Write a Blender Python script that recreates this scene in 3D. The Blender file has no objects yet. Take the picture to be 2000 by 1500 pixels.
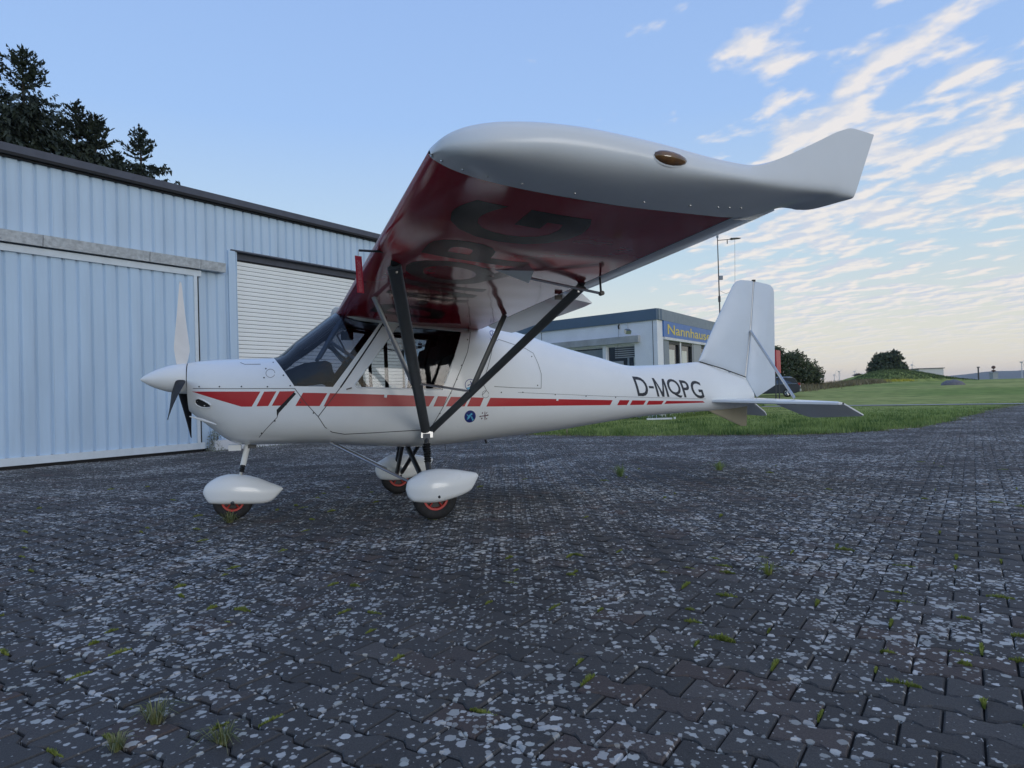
import bpy, bmesh, math, random
import numpy as np
from mathutils import Vector, Matrix

S = bpy.context.scene
COL = S.collection
rnd = random.Random(7)
NR = np.random.default_rng(11)
R = math.radians

# ------------------------------------------------------------------ camera
cam_d = bpy.data.cameras.new('camera')
cam_d.sensor_width = 36.0
cam_d.lens = 36.0 * 1360.0 / 2000.0
cam_d.clip_start = 0.05
cam_d.clip_end = 20000
cam = bpy.data.objects.new('camera', cam_d)
COL.objects.link(cam)
cam.matrix_world = Matrix.Translation((0, 0, 1.02)) @ Matrix.Rotation(R(90.711), 4, 'X') @ Matrix.Rotation(-0.0285, 4, 'Z')
S.camera = cam

# ------------------------------------------------------------------ sky, sun, exposure
SUN_EL, SUN_AZ = R(5.0), R(148.0)          # azimuth from +Y towards +X: low, behind the camera on the right
w = bpy.data.worlds.new('World'); S.world = w; w.use_nodes = True
nt = w.node_tree; nt.nodes.clear()
def N(t, **k):
    n = nt.nodes.new(t)
    for a, b in k.items(): setattr(n, a, b)
    return n
def lk(a, b): nt.links.new(a, b)
def math_n(op, a, b=None, clamp=False):
    n = N('ShaderNodeMath', operation=op); n.use_clamp = clamp
    for i, v in enumerate((a, b)):
        if v is None: continue
        if isinstance(v, (int, float)): n.inputs[i].default_value = v
        else: lk(v, n.inputs[i])
    return n.outputs[0]
out = N('ShaderNodeOutputWorld'); bg = N('ShaderNodeBackground'); lk(bg.outputs[0], out.inputs[0])
sky = N('ShaderNodeTexSky', sky_type='NISHITA'); sky.sun_disc = False
sky.sun_elevation = SUN_EL; sky.sun_rotation = SUN_AZ
sky.air_density = 1.0; sky.dust_density = 0.6; sky.ozone_density = 2.0
bg.inputs['Strength'].default_value = 0.12
tc = N('ShaderNodeTexCoord'); sep = N('ShaderNodeSeparateXYZ'); lk(tc.outputs['Generated'], sep.inputs[0])
zz = math_n('ADD', math_n('MAXIMUM', sep.outputs[2], 0.0), 0.10)
pu = math_n('DIVIDE', sep.outputs[0], zz); pv = math_n('DIVIDE', sep.outputs[1], zz)
cmb = N('ShaderNodeCombineXYZ'); lk(pu, cmb.inputs[0]); lk(pv, cmb.inputs[1])
def cloud_noise(dx, dy):
    mp = N('ShaderNodeMapping', vector_type='TEXTURE'); mp.inputs['Rotation'].default_value = (0, 0, R(-64)); mp.inputs['Scale'].default_value = (1.25, 1.0, 1.0)
    mp.inputs['Location'].default_value = (CX + dx, CY + dy, 0.0); lk(cmb.outputs[0], mp.inputs[0])
    n = N('ShaderNodeTexNoise'); n.inputs['Scale'].default_value = 6.4; n.inputs['Detail'].default_value = 9; n.inputs['Roughness'].default_value = 0.50; n.inputs['Distortion'].default_value = 0.1
    lk(mp.outputs[0], n.inputs['Vector']); return n.outputs['Fac']
CX, CY = 3.1, 1.7
n1 = cloud_noise(0, 0); n3 = cloud_noise(-0.035, -0.02)
n2 = N('ShaderNodeTexNoise'); n2.inputs['Scale'].default_value = 1.1; n2.inputs['Detail'].default_value = 3; lk(cmb.outputs[0], n2.inputs['Vector'])
# the cloud field ends along a line in plan: open sky over the hangar, broken cloud to the right
edge = N('ShaderNodeMapRange'); edge.inputs['From Min'].default_value = -0.22; edge.inputs['From Max'].default_value = 0.46
edge.inputs['To Min'].default_value = -0.26; edge.inputs['To Max'].default_value = 0.045
lk(math_n('SUBTRACT', pu, math_n('MULTIPLY', pv, 0.18)), edge.inputs['Value'])
dens = math_n('ADD', math_n('ADD', n1, math_n('MULTIPLY', math_n('SUBTRACT', n2.outputs['Fac'], 0.5), 0.50)), edge.outputs[0])
cr = N('ShaderNodeMapRange', interpolation_type='SMOOTHSTEP'); cr.inputs['From Min'].default_value = 0.465; cr.inputs['From Max'].default_value = 0.625
lk(dens, cr.inputs['Value'])
# lit edge of each cloud: density compared with the density a little towards the light
lit = N('ShaderNodeMapRange'); lit.inputs['From Min'].default_value = -0.07; lit.inputs['From Max'].default_value = 0.07
lk(math_n('SUBTRACT', n1, n3), lit.inputs['Value'])
cc = N('ShaderNodeMix', data_type='RGBA')
cc.inputs['A'].default_value = (5.3, 5.7, 6.6, 1); cc.inputs['B'].default_value = (7.7, 7.2, 6.8, 1)
lk(lit.outputs[0], cc.inputs['Factor'])
# sky colour: Nishita evened out and warmed along the horizon as dusk haze does
hz = N('ShaderNodeValToRGB')
el = hz.color_ramp.elements
el[0].position = 0.0; el[0].color = (1.16, 1.00, 0.84, 1)
el[1].position = 1.0; el[1].color = (0.25, 0.41, 0.86, 1)
for p_, c_ in ((0.03, (1.00, 0.95, 0.84, 1)), (0.08, (0.90, 0.91, 0.85, 1)), (0.17, (0.66, 0.84, 0.98, 1)), (0.36, (0.44, 0.67, 1.10, 1)), (0.60, (0.36, 0.56, 1.02, 1))):
    e = el.new(p_); e.color = c_
lk(math_n('MAXIMUM', sep.outputs[2], 0.0), hz.inputs[0])
hzs = N('ShaderNodeVectorMath', operation='SCALE'); hzs.inputs['Scale'].default_value = 8.25; lk(hz.outputs[0], hzs.inputs[0])
smx = N('ShaderNodeMix', data_type='RGBA'); smx.inputs['Factor'].default_value = 0.78
lk(sky.outputs[0], smx.inputs['A']); lk(hzs.outputs[0], smx.inputs['B'])
fin = N('ShaderNodeMix', data_type='RGBA')
cfac = math_n('MULTIPLY', cr.outputs[0], math_n('MULTIPLY', math_n('MINIMUM', math_n('MULTIPLY', sep.outputs[2], 9.0), 1.0, True), 0.85))
lk(cfac, fin.inputs['Factor']); lk(smx.outputs['Result'], fin.inputs['A']); lk(cc.outputs['Result'], fin.inputs['B'])
lk(fin.outputs['Result'], bg.inputs['Color'])

sun_d = bpy.data.lights.new('sun', 'SUN'); sun_d.energy = 0.95; sun_d.angle = R(26); sun_d.color = (1.0, 0.985, 0.965)
sun = bpy.data.objects.new('sun', sun_d); COL.objects.link(sun)
sdir = Vector((math.sin(SUN_AZ) * math.cos(SUN_EL), math.cos(SUN_AZ) * math.cos(SUN_EL), math.sin(SUN_EL)))
sun.rotation_euler = (-sdir).to_track_quat('-Z', 'Y').to_euler()

S.render.engine = 'CYCLES'
S.view_settings.view_transform = 'Standard'; S.view_settings.look = 'None'
S.view_settings.gamma = 1.0; S.view_settings.exposure = 0.0; S.view_settings.use_curve_mapping = False
S.cycles.use_denoising = True
S.cycles.max_bounces = 8; S.cycles.transparent_max_bounces = 12

# ------------------------------------------------------------------ materials
def new_mat(name):
    m = bpy.data.materials.new(name); m.use_nodes = True
    t = m.node_tree
    return m, t, t.nodes['Principled BSDF']
def mat(name, col, rough=0.5, metal=0.0, var=0.0, vscale=6.0, bump=0.0, bscale=40.0, coat=0.0, spec=0.5, col2=None, stretch=None):
    """Principled paint / metal / rubber with a faint procedural unevenness in colour, gloss and relief."""
    m, t, b = new_mat(name)
    L = t.links.new
    b.inputs['Base Color'].default_value = (*col, 1); b.inputs['Roughness'].default_value = rough
    b.inputs['Metallic'].default_value = metal; b.inputs['Specular IOR Level'].default_value = spec
    if coat: b.inputs['Coat Weight'].default_value = coat; b.inputs['Coat Roughness'].default_value = 0.06
    g = t.nodes.new('ShaderNodeTexCoord')
    src = g.outputs['Object']
    if stretch:
        mpn = t.nodes.new('ShaderNodeMapping'); mpn.inputs['Scale'].default_value = stretch; L(src, mpn.inputs[0]); src = mpn.outputs[0]
    if var > 0 or col2:
        n = t.nodes.new('ShaderNodeTexNoise'); n.inputs['Scale'].default_value = vscale; n.inputs['Detail'].default_value = 6; n.inputs['Roughness'].default_value = 0.6
        L(src, n.inputs['Vector'])
        mx = t.nodes.new('ShaderNodeMix'); mx.data_type = 'RGBA'
        c2 = col2 if col2 else tuple(max(0, c * (1 - var)) for c in col)
        mr = t.nodes.new('ShaderNodeMapRange'); mr.inputs['From Min'].default_value = 0.35; mr.inputs['From Max'].default_value = 0.68
        L(n.outputs['Fac'], mr.inputs['Value'])
        mx.inputs['A'].default_value = (*col, 1); mx.inputs['B'].default_value = (*c2, 1)
        L(mr.outputs[0], mx.inputs['Factor']); L(mx.outputs['Result'], b.inputs['Base Color'])
        rr = t.nodes.new('ShaderNodeMapRange'); rr.inputs['To Min'].default_value = rough * 0.85; rr.inputs['To Max'].default_value = min(1, rough * 1.25)
        L(n.outputs['Fac'], rr.inputs['Value']); L(rr.outputs[0], b.inputs['Roughness'])
    if bump > 0:
        n = t.nodes.new('ShaderNodeTexNoise'); n.inputs['Scale'].default_value = bscale; n.inputs['Detail'].default_value = 4
        L(src, n.inputs['Vector'])
        bp = t.nodes.new('ShaderNodeBump'); bp.inputs['Strength'].default_value = bump; bp.inputs['Distance'].default_value = 0.01
        L(n.outputs['Fac'], bp.inputs['Height']); L(bp.outputs[0], b.inputs['Normal'])
    return m
def glass(name, tint, refl=0.9):
    m, t, b = new_mat(name)
    t.nodes.remove(b)
    o = t.nodes['Material Output']
    tr = t.nodes.new('ShaderNodeBsdfTransparent'); tr.inputs[0].default_value = (*tint, 1)
    gl = t.nodes.new('ShaderNodeBsdfGlossy'); gl.inputs['Roughness'].default_value = 0.03; gl.inputs[0].default_value = (refl, refl, refl, 1)
    fr = t.nodes.new('ShaderNodeFresnel'); fr.inputs['IOR'].default_value = 1.5
    mx = t.nodes.new('ShaderNodeMixShader')
    t.links.new(fr.outputs[0], mx.inputs[0]); t.links.new(tr.outputs[0], mx.inputs[1]); t.links.new(gl.outputs[0], mx.inputs[2])
    t.links.new(mx.outputs[0], o.inputs[0])
    return m
M = {}
M['white'] = mat('aircraft_white', (0.77, 0.80, 0.80), 0.28, coat=0.4, var=0.04, vscale=3.0)
M['white_tip'] = mat('gelcoat_white', (0.70, 0.74, 0.77), 0.32, coat=0.2, var=0.05, vscale=4)
M['red_fabric'] = mat('red_wing_fabric', (0.36, 0.018, 0.036), 0.09, spec=0.40, var=0.2, vscale=2.5, bump=0.03, bscale=2.0)
M['red'] = mat('red_stripe_film', (0.46, 0.022, 0.028), 0.3, var=0.12, vscale=5)
M['navy'] = mat('dark_lettering_film', (0.012, 0.018, 0.03), 0.35, var=0.2)
M['wingletter'] = mat('black_wing_lettering', (0.004, 0.005, 0.006), 0.2, spec=0.12)
M['black'] = mat('black_satin', (0.016, 0.017, 0.019), 0.35, var=0.3, vscale=9)
M['prop'] = mat('propeller_composite', (0.012, 0.012, 0.014), 0.5, spec=0.12, var=0.2)
M['white_cloth'] = mat('tail_fabric_white', (0.63, 0.70, 0.76), 0.36, var=0.05, vscale=4)
M['propback'] = mat('propeller_pale_face', (0.78, 0.77, 0.73), 0.4, var=0.08)
M['rubber'] = mat('tyre_rubber', (0.018, 0.018, 0.019), 0.75, var=0.3, vscale=20, bump=0.3, bscale=60)
M['rim'] = mat('red_wheel_rim', (0.50, 0.05, 0.04), 0.35, var=0.15)
M['alu'] = mat('aluminium', (0.62, 0.63, 0.64), 0.32, metal=1.0, var=0.15, vscale=8)
M['strut'] = mat('grey_strut_fairing', (0.085, 0.095, 0.10), 0.38, var=0.18, vscale=5)
M['inner'] = mat('cabin_lining', (0.035, 0.036, 0.04), 0.7, var=0.2)
M['seat'] = mat('black_seat_cloth', (0.006, 0.006, 0.007), 0.9, spec=0.2)
M['seam'] = mat('panel_gap', (0.05, 0.05, 0.05), 0.7)
M['screw'] = mat('dark_screw', (0.06, 0.065, 0.07), 0.4, metal=0.6)
M['windscreen'] = glass('windscreen_acrylic', (0.47, 0.51, 0.58))
M['window'] = glass('door_acrylic', (0.66, 0.68, 0.68))
M['pane'] = mat('window_pane', (0.02, 0.024, 0.03), 0.06, spec=0.8)
M['amber'] = mat('amber_lens', (0.16, 0.075, 0.02), 0.08, coat=1.0, var=0.5, vscale=30)
M['tag'] = mat('red_tag_cloth', (0.42, 0.02, 0.045), 0.6, var=0.1)
M['tagtext'] = mat('pale_tag_print', (0.62, 0.25, 0.27), 0.6)
M['blue_disc'] = mat('blue_sticker', (0.012, 0.025, 0.16), 0.35)
M['sky_disc'] = mat('light_blue_sticker', (0.10, 0.42, 0.62), 0.35)
M['blue_ink'] = mat('blue_sticker_ink', (0.03, 0.05, 0.25), 0.4)
M['sticker_white'] = mat('white_sticker', (0.78, 0.80, 0.80), 0.35)
M['maroon_ink'] = mat('maroon_sticker_ink', (0.09, 0.02, 0.035), 0.4)
M['ventral'] = mat('beige_fin', (0.46, 0.42, 0.30), 0.5, var=0.1)
# buildings
M['clad'] = mat('blue_grey_cladding', (0.50, 0.65, 0.81), 0.40, var=0.16, vscale=3.0, stretch=(1, 1, 0.10))
M['door_clad'] = mat('blue_grey_door_sheet', (0.49, 0.65, 0.82), 0.40, var=0.16, vscale=3.0, stretch=(1, 1, 0.10))
M['door_frame'] = mat('pale_door_frame', (0.62, 0.70, 0.76), 0.4, var=0.1)
M['galv'] = mat('galvanised_steel', (0.52, 0.56, 0.60), 0.36, metal=0.6, var=0.32, vscale=14, bump=0.35, bscale=30)
M['verge'] = mat('dark_grey_flashing', (0.075, 0.085, 0.115), 0.5, var=0.2)
M['gap'] = mat('dark_recess', (0.012, 0.013, 0.015), 0.8)  # near-black colour that paints in the dark of gaps and openings
M['slat'] = mat('pale_shutter_slat', (0.86, 0.90, 0.90), 0.42, var=0.06, vscale=2.0)
M['sill'] = mat('white_sill', (0.70, 0.72, 0.74), 0.6, var=0.15)
M['plaster'] = mat('white_plaster', (0.80, 0.83, 0.87), 0.85, var=0.10, vscale=1.2, bump=0.2, bscale=60)
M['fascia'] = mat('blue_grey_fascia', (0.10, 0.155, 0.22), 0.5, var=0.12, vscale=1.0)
M['lintel'] = mat('weathered_concrete', (0.44, 0.46, 0.47), 0.85, var=0.3, vscale=2.5)
M['signblue'] = mat('blue_sign_board', (0.06, 0.17, 0.46), 0.4, var=0.1)
M['signyellow'] = mat('yellow_sign_letters', (0.66, 0.53, 0.10), 0.5)
M['greypanel'] = mat('grey_panel', (0.22, 0.26, 0.30), 0.5, var=0.1)
M['winframe'] = mat('dark_window_frame', (0.03, 0.035, 0.04), 0.5)
M['pane_patch'] = mat('pale_pane_patch', (0.72, 0.73, 0.66), 0.8, var=0.12, vscale=8, stretch=(4, 4, 0.3))
M['blind'] = mat('grey_blind_slat', (0.30, 0.32, 0.34), 0.6)
M['redsign'] = mat('red_board', (0.42, 0.015, 0.03), 0.4)
M['mast'] = mat('mast_steel', (0.05, 0.05, 0.055), 0.5)
M['carpaint'] = mat('dark_car_paint', (0.010, 0.011, 0.016), 0.3, coat=0.3)
M['carwhite'] = mat('white_car_paint', (0.72, 0.74, 0.76), 0.25, coat=1.0)
M['carglass'] = mat('car_glass', (0.03, 0.045, 0.08), 0.08, spec=0.8)
M['taillight'] = mat('red_lamp_lens', (0.40, 0.02, 0.02), 0.15)
M['bark'] = mat('bark', (0.06, 0.045, 0.035), 0.9, var=0.4, vscale=12)
M['turbine'] = mat('turbine_grey', (0.52, 0.53, 0.55), 0.6)
M['hutwhite'] = mat('hut_white', (0.62, 0.62, 0.62), 0.8, var=0.1)
M['masonry'] = mat('grey_masonry', (0.33, 0.36, 0.38), 0.85, var=0.2)
M['rust'] = mat('rusty_disc', (0.14, 0.075, 0.05), 0.8, var=0.3)
M['hill'] = mat('wooded_hills', (0.075, 0.10, 0.10), 0.95, var=0.3, vscale=0.01)
M['wood'] = mat('weathered_wood', (0.30, 0.25, 0.18), 0.85, var=0.3)

def lined(name, m, lining):
    # shell painted outside, dark lining on its inner face
    c = m.copy(); c.name = name; t = c.node_tree; b = t.nodes['Principled BSDF']
    g = t.nodes.new('ShaderNodeNewGeometry'); d = t.nodes.new('ShaderNodeBsdfDiffuse'); d.inputs[0].default_value = (*lining, 1)
    x = t.nodes.new('ShaderNodeMixShader'); t.links.new(g.outputs['Backfacing'], x.inputs[0]); t.links.new(b.outputs[0], x.inputs[1]); t.links.new(d.outputs[0], x.inputs[2])
    t.links.new(x.outputs[0], t.nodes['Material Output'].inputs[0]); return c
M['shell'] = lined('aircraft_white_shell', M['white'], (.03, .03, .034))

def foliage(name, c1, c2, rough=0.7, scale=1.3, trans=0.25):
    m, t, b = new_mat(name)
    L = t.links.new
    g = t.nodes.new('ShaderNodeNewGeometry')
    n = t.nodes.new('ShaderNodeTexNoise'); n.inputs['Scale'].default_value = scale; n.inputs['Detail'].default_value = 4
    L(g.outputs['Position'], n.inputs['Vector'])
    mr = t.nodes.new('ShaderNodeMapRange'); mr.inputs['From Min'].default_value = 0.35; mr.inputs['From Max'].default_value = 0.65
    L(n.outputs['Fac'], mr.inputs['Value'])
    ad = t.nodes.new('ShaderNodeMath'); ad.operation = 'ADD'
    ri = t.nodes.new('ShaderNodeMath'); ri.operation = 'MULTIPLY_ADD'; ri.inputs[1].default_value = 0.7; ri.inputs[2].default_value = -0.35
    L(g.outputs['Random Per Island'], ri.inputs[0]); L(mr.outputs[0], ad.inputs[0]); L(ri.outputs[0], ad.inputs[1]); ad.use_clamp = True
    mx = t.nodes.new('ShaderNodeMix'); mx.data_type = 'RGBA'
    mx.inputs['A'].default_value = (*c1, 1); mx.inputs['B'].default_value = (*c2, 1)
    L(ad.outputs[0], mx.inputs['Factor']); L(mx.outputs['Result'], b.inputs['Base Color'])
    b.inputs['Roughness'].default_value = rough
    tl = t.nodes.new('ShaderNodeBsdfTranslucent'); L(mx.outputs['Result'], tl.inputs[0])
    ms = t.nodes.new('ShaderNodeMixShader'); ms.inputs[0].default_value = trans
    L(b.outputs[0], ms.inputs[1]); L(tl.outputs[0], ms.inputs[2]); L(ms.outputs[0], t.nodes['Material Output'].inputs[0])
    return m
M['spruce'] = foliage('spruce_needles', (0.022, 0.034, 0.026), (0.045, 0.062, 0.042), trans=0.1)
M['leaf'] = foliage('tree_leaves', (0.035, 0.055, 0.022), (0.085, 0.105, 0.045), scale=0.5)
M['leaf2'] = foliage('dark_tree_leaves', (0.030, 0.048, 0.024), (0.06, 0.085, 0.04), scale=0.5)
M['blade'] = foliage('grass_blades', (0.055, 0.12, 0.025), (0.30, 0.38, 0.12), scale=1.1, trans=0.35)
M['moss'] = foliage('moss_green', (0.17, 0.22, 0.04), (0.34, 0.38, 0.09), scale=30, trans=0.3)
M['tuft'] = foliage('pale_grass_tuft', (0.14, 0.17, 0.05), (0.32, 0.32, 0.16), scale=30, trans=0.3)
M['weed'] = foliage('grey_green_weed', (0.16, 0.20, 0.14), (0.36, 0.38, 0.30), scale=20)
M['dry'] = foliage('dry_weeds', (0.12, 0.10, 0.05), (0.28, 0.24, 0.14), scale=0.8)
M['yellow'] = foliage('yellow_flowers', (0.40, 0.36, 0.05), (0.55, 0.48, 0.06), scale=1.0)

def field_mat():
    m, t, b = new_mat('field_grass'); L = t.links.new
    g = t.nodes.new('ShaderNodeNewGeometry')
    def noise(sc, det, vec):
        n = t.nodes.new('ShaderNodeTexNoise'); n.inputs['Scale'].default_value = sc; n.inputs['Detail'].default_value = det
        L(vec, n.inputs['Vector']); return n.outputs['Fac']
    mpn = t.nodes.new('ShaderNodeMapping'); mpn.inputs['Scale'].default_value = (1, 1, 1); L(g.outputs['Position'], mpn.inputs[0])
    a = noise(0.07, 4, mpn.outputs[0]); bb = noise(0.9, 6, mpn.outputs[0])
    r = t.nodes.new('ShaderNodeValToRGB'); e = r.color_ramp.elements
    e[0].position = 0.35; e[0].color = (0.24, 0.32, 0.09, 1); e[1].position = 0.65; e[1].color = (0.42, 0.43, 0.16, 1)
    L(a, r.inputs[0])
    r2 = t.nodes.new('ShaderNodeValToRGB'); e = r2.color_ramp.elements
    e[0].position = 0.3; e[0].color = (0.55, 0.6, 0.5, 1); e[1].position = 0.7; e[1].color = (1.15, 1.1, 1.0, 1)
    L(bb, r2.inputs[0])
    mx = t.nodes.new('ShaderNodeMix'); mx.data_type = 'RGBA'; mx.blend_type = 'MULTIPLY'; mx.inputs['Factor'].default_value = 1
    L(r.outputs[0], mx.inputs['A']); L(r2.outputs[0], mx.inputs['B']); L(mx.outputs['Result'], b.inputs['Base Color'])
    b.inputs['Roughness'].default_value = 0.9; b.inputs['Specular IOR Level'].default_value = 0.08
    bp = t.nodes.new('ShaderNodeBump'); bp.inputs['Strength'].default_value = 0.6; bp.inputs['Distance'].default_value = 0.1
    L(noise(3.0, 5, mpn.outputs[0]), bp.inputs['Height']); L(bp.outputs[0], b.inputs['Normal'])
    return m
M['field'] = field_mat()

def paver_mat(name, per_object):
    """Weathered concrete block: dark grey-violet stone with a per-stone tone, pale lichen rosettes in drifts, fine grain."""
    m, t, b = new_mat(name); L = t.links.new
    g = t.nodes.new('ShaderNodeNewGeometry'); pos = g.outputs['Position']
    def noise(sc, det=4, rough=0.55):
        n = t.nodes.new('ShaderNodeTexNoise'); n.inputs['Scale'].default_value = sc; n.inputs['Detail'].default_value = det; n.inputs['Roughness'].default_value = rough
        L(pos, n.inputs['Vector']); return n
    def mth(op, a, c=None, clamp=False):
        n = t.nodes.new('ShaderNodeMath'); n.operation = op; n.use_clamp = clamp
        for i, v in enumerate((a, c)):
            if v is None: continue
            if isinstance(v, (int, float)): n.inputs[i].default_value = v
            else: L(v, n.inputs[i])
        return n.outputs[0]
    if per_object:
        oi = t.nodes.new('ShaderNodeObjectInfo'); tone = oi.outputs['Random']
    else:
        at = t.nodes.new('ShaderNodeAttribute'); at.attribute_name = 'tone'; tone = at.outputs['Fac']
    base = t.nodes.new('ShaderNodeValToRGB'); e = base.color_ramp.elements
    e[0].position = 0.0; e[0].color = (0.060, 0.057, 0.054, 1); e[1].position = 1.0; e[1].color = (0.108, 0.102, 0.096, 1)
    x = e.new(0.80); x.color = (0.084, 0.080, 0.076, 1); x = e.new(0.9); x.color = (0.088, 0.068, 0.060, 1)
    L(tone, base.inputs[0])
    gr = noise(230, 3, 0.7)
    gmr = t.nodes.new('ShaderNodeMapRange'); gmr.inputs['From Min'].default_value = 0.25; gmr.inputs['From Max'].default_value = 0.75; gmr.inputs['To Min'].default_value = 0.55; gmr.inputs['To Max'].default_value = 1.5
    L(gr.outputs['Fac'], gmr.inputs['Value'])
    mul = t.nodes.new('ShaderNodeVectorMath'); mul.operation = 'SCALE'; L(base.outputs[0], mul.inputs[0]); L(gmr.outputs[0], mul.inputs['Scale'])
    # drifts that say where lichen grows thick
    d1 = noise(0.8, 5, 0.65); d2 = noise(6.0, 2)
    drift = mth('ADD', mth('MULTIPLY', d1.outputs['Fac'], 1.25), mth('MULTIPLY', d2.outputs['Fac'], 0.5))
    wob = noise(70, 3)
    vadd = t.nodes.new('ShaderNodeVectorMath'); vadd.operation = 'MULTIPLY_ADD'; vadd.inputs[1].default_value = (0.018, 0.018, 0.0)
    L(wob.outputs['Color'], vadd.inputs[0]); L(pos, vadd.inputs[2])
    def spots(scale, lo, hi):
        v = t.nodes.new('ShaderNodeTexVoronoi'); v.inputs['Scale'].default_value = scale; v.voronoi_dimensions = '2D'
        L(vadd.outputs[0], v.inputs['Vector'])
        sp = t.nodes.new('ShaderNodeSeparateColor'); L(v.outputs['Color'], sp.inputs[0])
        # radius grows with the cell's own random number and with the drift
        rad = mth('MULTIPLY', mth('SUBTRACT', mth('ADD', mth('MULTIPLY', drift, 1.0), mth('MULTIPLY', sp.outputs[0], 0.75)), lo), hi)
        df = mth('SUBTRACT', rad, v.outputs['Distance'])
        mr = t.nodes.new('ShaderNodeMapRange'); mr.inputs['From Min'].default_value = 0.0; mr.inputs['From Max'].default_value = 0.07; L(df, mr.inputs['Value'])
        return mth('MULTIPLY', mr.outputs[0], mth('ADD', mth('MULTIPLY', sp.outputs[1], 0.45), 0.55)), sp.outputs[2]
    s1, h1 = spots(25, 1.24, 1.25); s2, h2 = spots(46, 1.28, 1.3)
    s = mth('MAXIMUM', s1, mth('MULTIPLY', s2, 0.8), True)
    lich = t.nodes.new('ShaderNodeMix'); lich.data_type = 'RGBA'
    lich.inputs['A'].default_value = (0.46, 0.47, 0.43, 1); lich.inputs['B'].default_value = (0.66, 0.65, 0.62, 1); L(h1, lich.inputs['Factor'])
    mx = t.nodes.new('ShaderNodeMix'); mx.data_type = 'RGBA'
    L(s, mx.inputs['Factor']); L(mul.outputs[0], mx.inputs['A']); L(lich.outputs['Result'], mx.inputs['B'])
    L(mx.outputs['Result'], b.inputs['Base Color'])
    b.inputs['Roughness'].default_value = 0.85; b.inputs['Specular IOR Level'].default_value = 0.35
    bp = t.nodes.new('ShaderNodeBump'); bp.inputs['Strength'].default_value = 0.5; bp.inputs['Distance'].default_value = 0.004
    h = mth('ADD', gr.outputs['Fac'], mth('MULTIPLY', noise(60, 3).outputs['Fac'], 1.5)); L(h, bp.inputs['Height']); L(bp.outputs[0], b.inputs['Normal'])
    return m
M['paver'] = paver_mat('paving_block', True)
M['paver_far'] = paver_mat('paving_block_far', False)
M['soil'] = mat('joint_soil', (0.020, 0.020, 0.018), 0.95, var=0.4, vscale=30)
M['asphalt'] = mat('taxi_lane_asphalt', (0.38, 0.38, 0.37), 0.9, var=0.2, vscale=3)

# ------------------------------------------------------------------ helpers
def tag(o, label=None, cat=None, group=None, kind=None):
    if label: o['label'] = label
    if cat: o['category'] = cat
    if group: o['group'] = group
    if kind: o['kind'] = kind
    return o
def empty(name, loc=(0, 0, 0), rz=0.0, label=None, cat=None, group=None):
    o = bpy.data.objects.new(name, None); COL.objects.link(o); o.location = loc; o.rotation_euler = (0, 0, rz)
    o.empty_display_size = 0.2
    return tag(o, label, cat, group)
def link(name, me, material, parent=None):
    if material is not None:
        for m_ in (material if isinstance(material, (list, tuple)) else [material]): me.materials.append(m_)
    o = bpy.data.objects.new(name, me); COL.objects.link(o)
    if parent: o.parent = parent
    return o
def twin(o, parent=None, mx=None):
    c = o.copy(); COL.objects.link(c)
    if parent: c.parent = parent
    if mx is not None: c.matrix_local = mx
    return c
def copy_tree(o, parent=None):
    c = o.copy(); COL.objects.link(c); c.parent = parent
    for ch in [x for x in bpy.data.objects if x.parent == o]: copy_tree(ch, c)
    return c
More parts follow.
